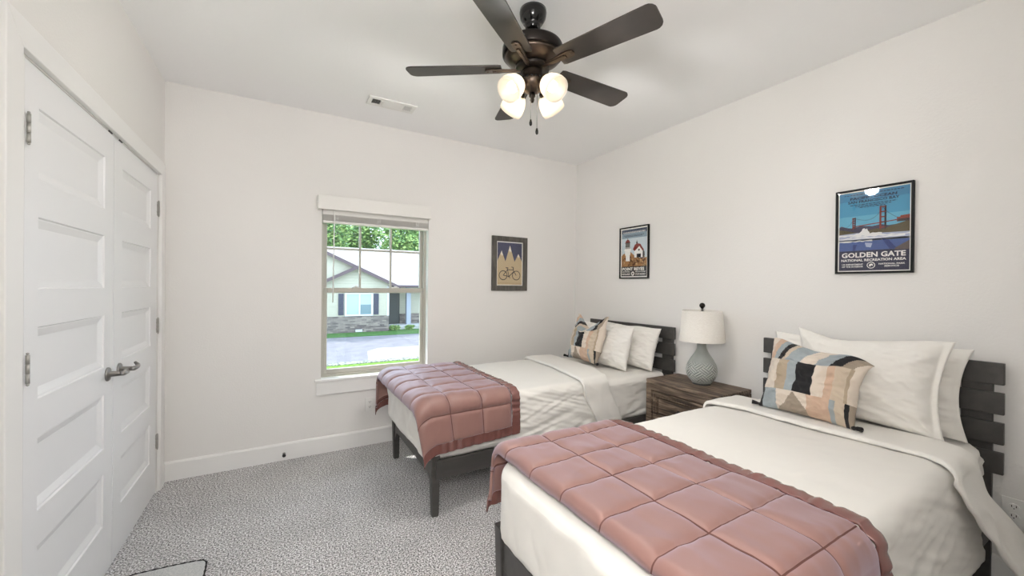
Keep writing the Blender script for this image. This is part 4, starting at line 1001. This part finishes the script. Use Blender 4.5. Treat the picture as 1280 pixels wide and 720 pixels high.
def pt_(b):
    yy = y0 - .0028
    def Tx(s, ua, ub, va, vb, mi=0, bold=.03): a, c = g2(ua, vb), g2(ub, va); part('lettering', (ltr, ltd)[mi], t, lambda q: text_bm(q, s, a[0], c[0], a[1], c[1], yy, 0, bold), True)
    Tx('POINT REYES', .10, .86, .785, .845, bold=.04); Tx('NATIONAL', .09, .39, .858, .878); Tx('SEASHORE', .56, .90, .858, .878)
    for a, c in ((.09, .38), (.57, .90)):
        for v in (.905, .925):
            rng = random.Random(int(v * 999 + a * 50)); u = a
            while u < c: w_ = rng.uniform(.02, .05); flat(b, [g2(u, v - .006), g2(min(c, u + w_), v - .006), g2(min(c, u + w_), v + .006), g2(u, v + .006)], yy, 0); u += w_ + .014
    for v, a, c, mi in ((.10, .12, .90, 0), (.115, .14, .88, 0), (.165, .16, .84, 1), (.185, .2, .8, 1)):
        rng = random.Random(int(v * 999)); u = a
        while u < c: w_ = rng.uniform(.02, .05); flat(b, [g2(u, v - .005), g2(min(c, u + w_), v - .005), g2(min(c, u + w_), v + .005), g2(u, v + .005)], yy, mi); u += w_ + .014
    cx_, cz_ = g2(.475, .905); n_ = 24
    flat(b, [(cx_ + .02 * cos(2 * pi * k / n_), cz_ + .02 * sin(2 * pi * k / n_)) for k in range(n_)], yy, 0)
    flat(b, [(cx_ - .010, cz_ - .006), (cx_ - .006, cz_ + .007), (cx_ + .004, cz_ + .010), (cx_ + .010, cz_ + .001), (cx_ + .004, cz_ - .008)], yy - .0003, 1)
part('fine_print', [ltr, ltd], t, pt_, True, 'fine printed lines and round emblem')

# --- bicycle print on the window wall
QW, QH = .412, .552
t, y0, iw, ih = framed('framed_print', 'grey wood framed print of a bicycle under three peaks between window and corner', (2.718, 0, 1.592), 0, QW, QH, .052, .024, frame_grey, .010, paper_w)
def g3(u, v): return ((u - .5) * QW, (.5 - v) * QH)
inks3 = [ink('ink_night_blue', (62, 64, 92)), ink('ink_kraft', (190, 170, 136)), ink('ink_snow', (226, 220, 208)), ink('ink_line_black', (36, 34, 38)), ink('ink_brown_line', (150, 122, 88))]
def bk(b):
    uL, uR = .5 - iw / QW / 2, .5 + iw / QW / 2; vT, vB = .5 - ih / QH / 2, .5 + ih / QH / 2
    def P(pts, k, mi): flat(b, [g3(*p) for p in pts], y0 - .0003 * k, mi)
    P([(uL, vT), (uR, vT), (uR, .47), (uL, .47)], 1, 0)
    P([(uL, .455), (.265, .262), (.375, .462), (.500, .162), (.635, .462), (.745, .312), (uR, .455), (uR, vB), (uL, vB)], 2, 1)
    for (ap, lf, rt) in (((.265, .262), (.225, .345), (.318, .36)), ((.500, .162), (.455, .275), (.553, .285)), ((.745, .312), (.70, .375), (.80, .38))):
        m_ = ((lf[0] + rt[0]) / 2, (lf[1] + rt[1]) / 2)
        P([ap, rt, (lerp(m_[0], rt[0], .45), m_[1] - .02), (m_[0], m_[1] + .015), (lerp(m_[0], lf[0], .45), m_[1] - .025), lf], 3, 2)
    yy = y0 - .0015
    def ring(c, r, w):
        n_ = 40
        strip(b, [(c[0] + r * cos(2 * pi * k / n_), c[1] + r * sin(2 * pi * k / n_)) for k in range(n_ + 1)], w, yy, 3)
    A, B = g3(.313, .715), g3(.687, .715); ring(A, .0455, .0075); ring(B, .0455, .0075)
    BB, SE, HT, HB_ = g3(.478, .735), g3(.435, .61), g3(.60, .60), g3(.615, .64)
    for pts in ([BB, SE, g3(.425, .585)], [SE, g3(.60, .612)], [HT, HB_, B], [HB_, BB], [A, BB], [A, SE], [g3(.595, .575), HT], [g3(.545, .56), g3(.60, .565), g3(.605, .59)]): strip(b, pts, .0072, yy - .0002, 3)
    strip(b, [g3(.385, .575), g3(.46, .58)], .008, yy, 3); strip(b, [BB, g3(.50, .765), g3(.52, .765)], .004, yy, 3)
    n_ = 16; flat(b, [(BB[0] + .009 * cos(2 * pi * k / n_), BB[1] + .009 * sin(2 * pi * k / n_)) for k in range(n_)], yy - .0003, 3)
    strip(b, [g3(.17, .86), g3(.84, .86)], .004, yy, 4); strip(b, [g3(.57, .885), g3(.82, .885)], .003, yy, 4); strip(b, [g3(.17, .90), g3(.84, .90)], .002, yy, 4)
part('artwork', inks3, t, bk, True, 'printed bicycle and mountains')
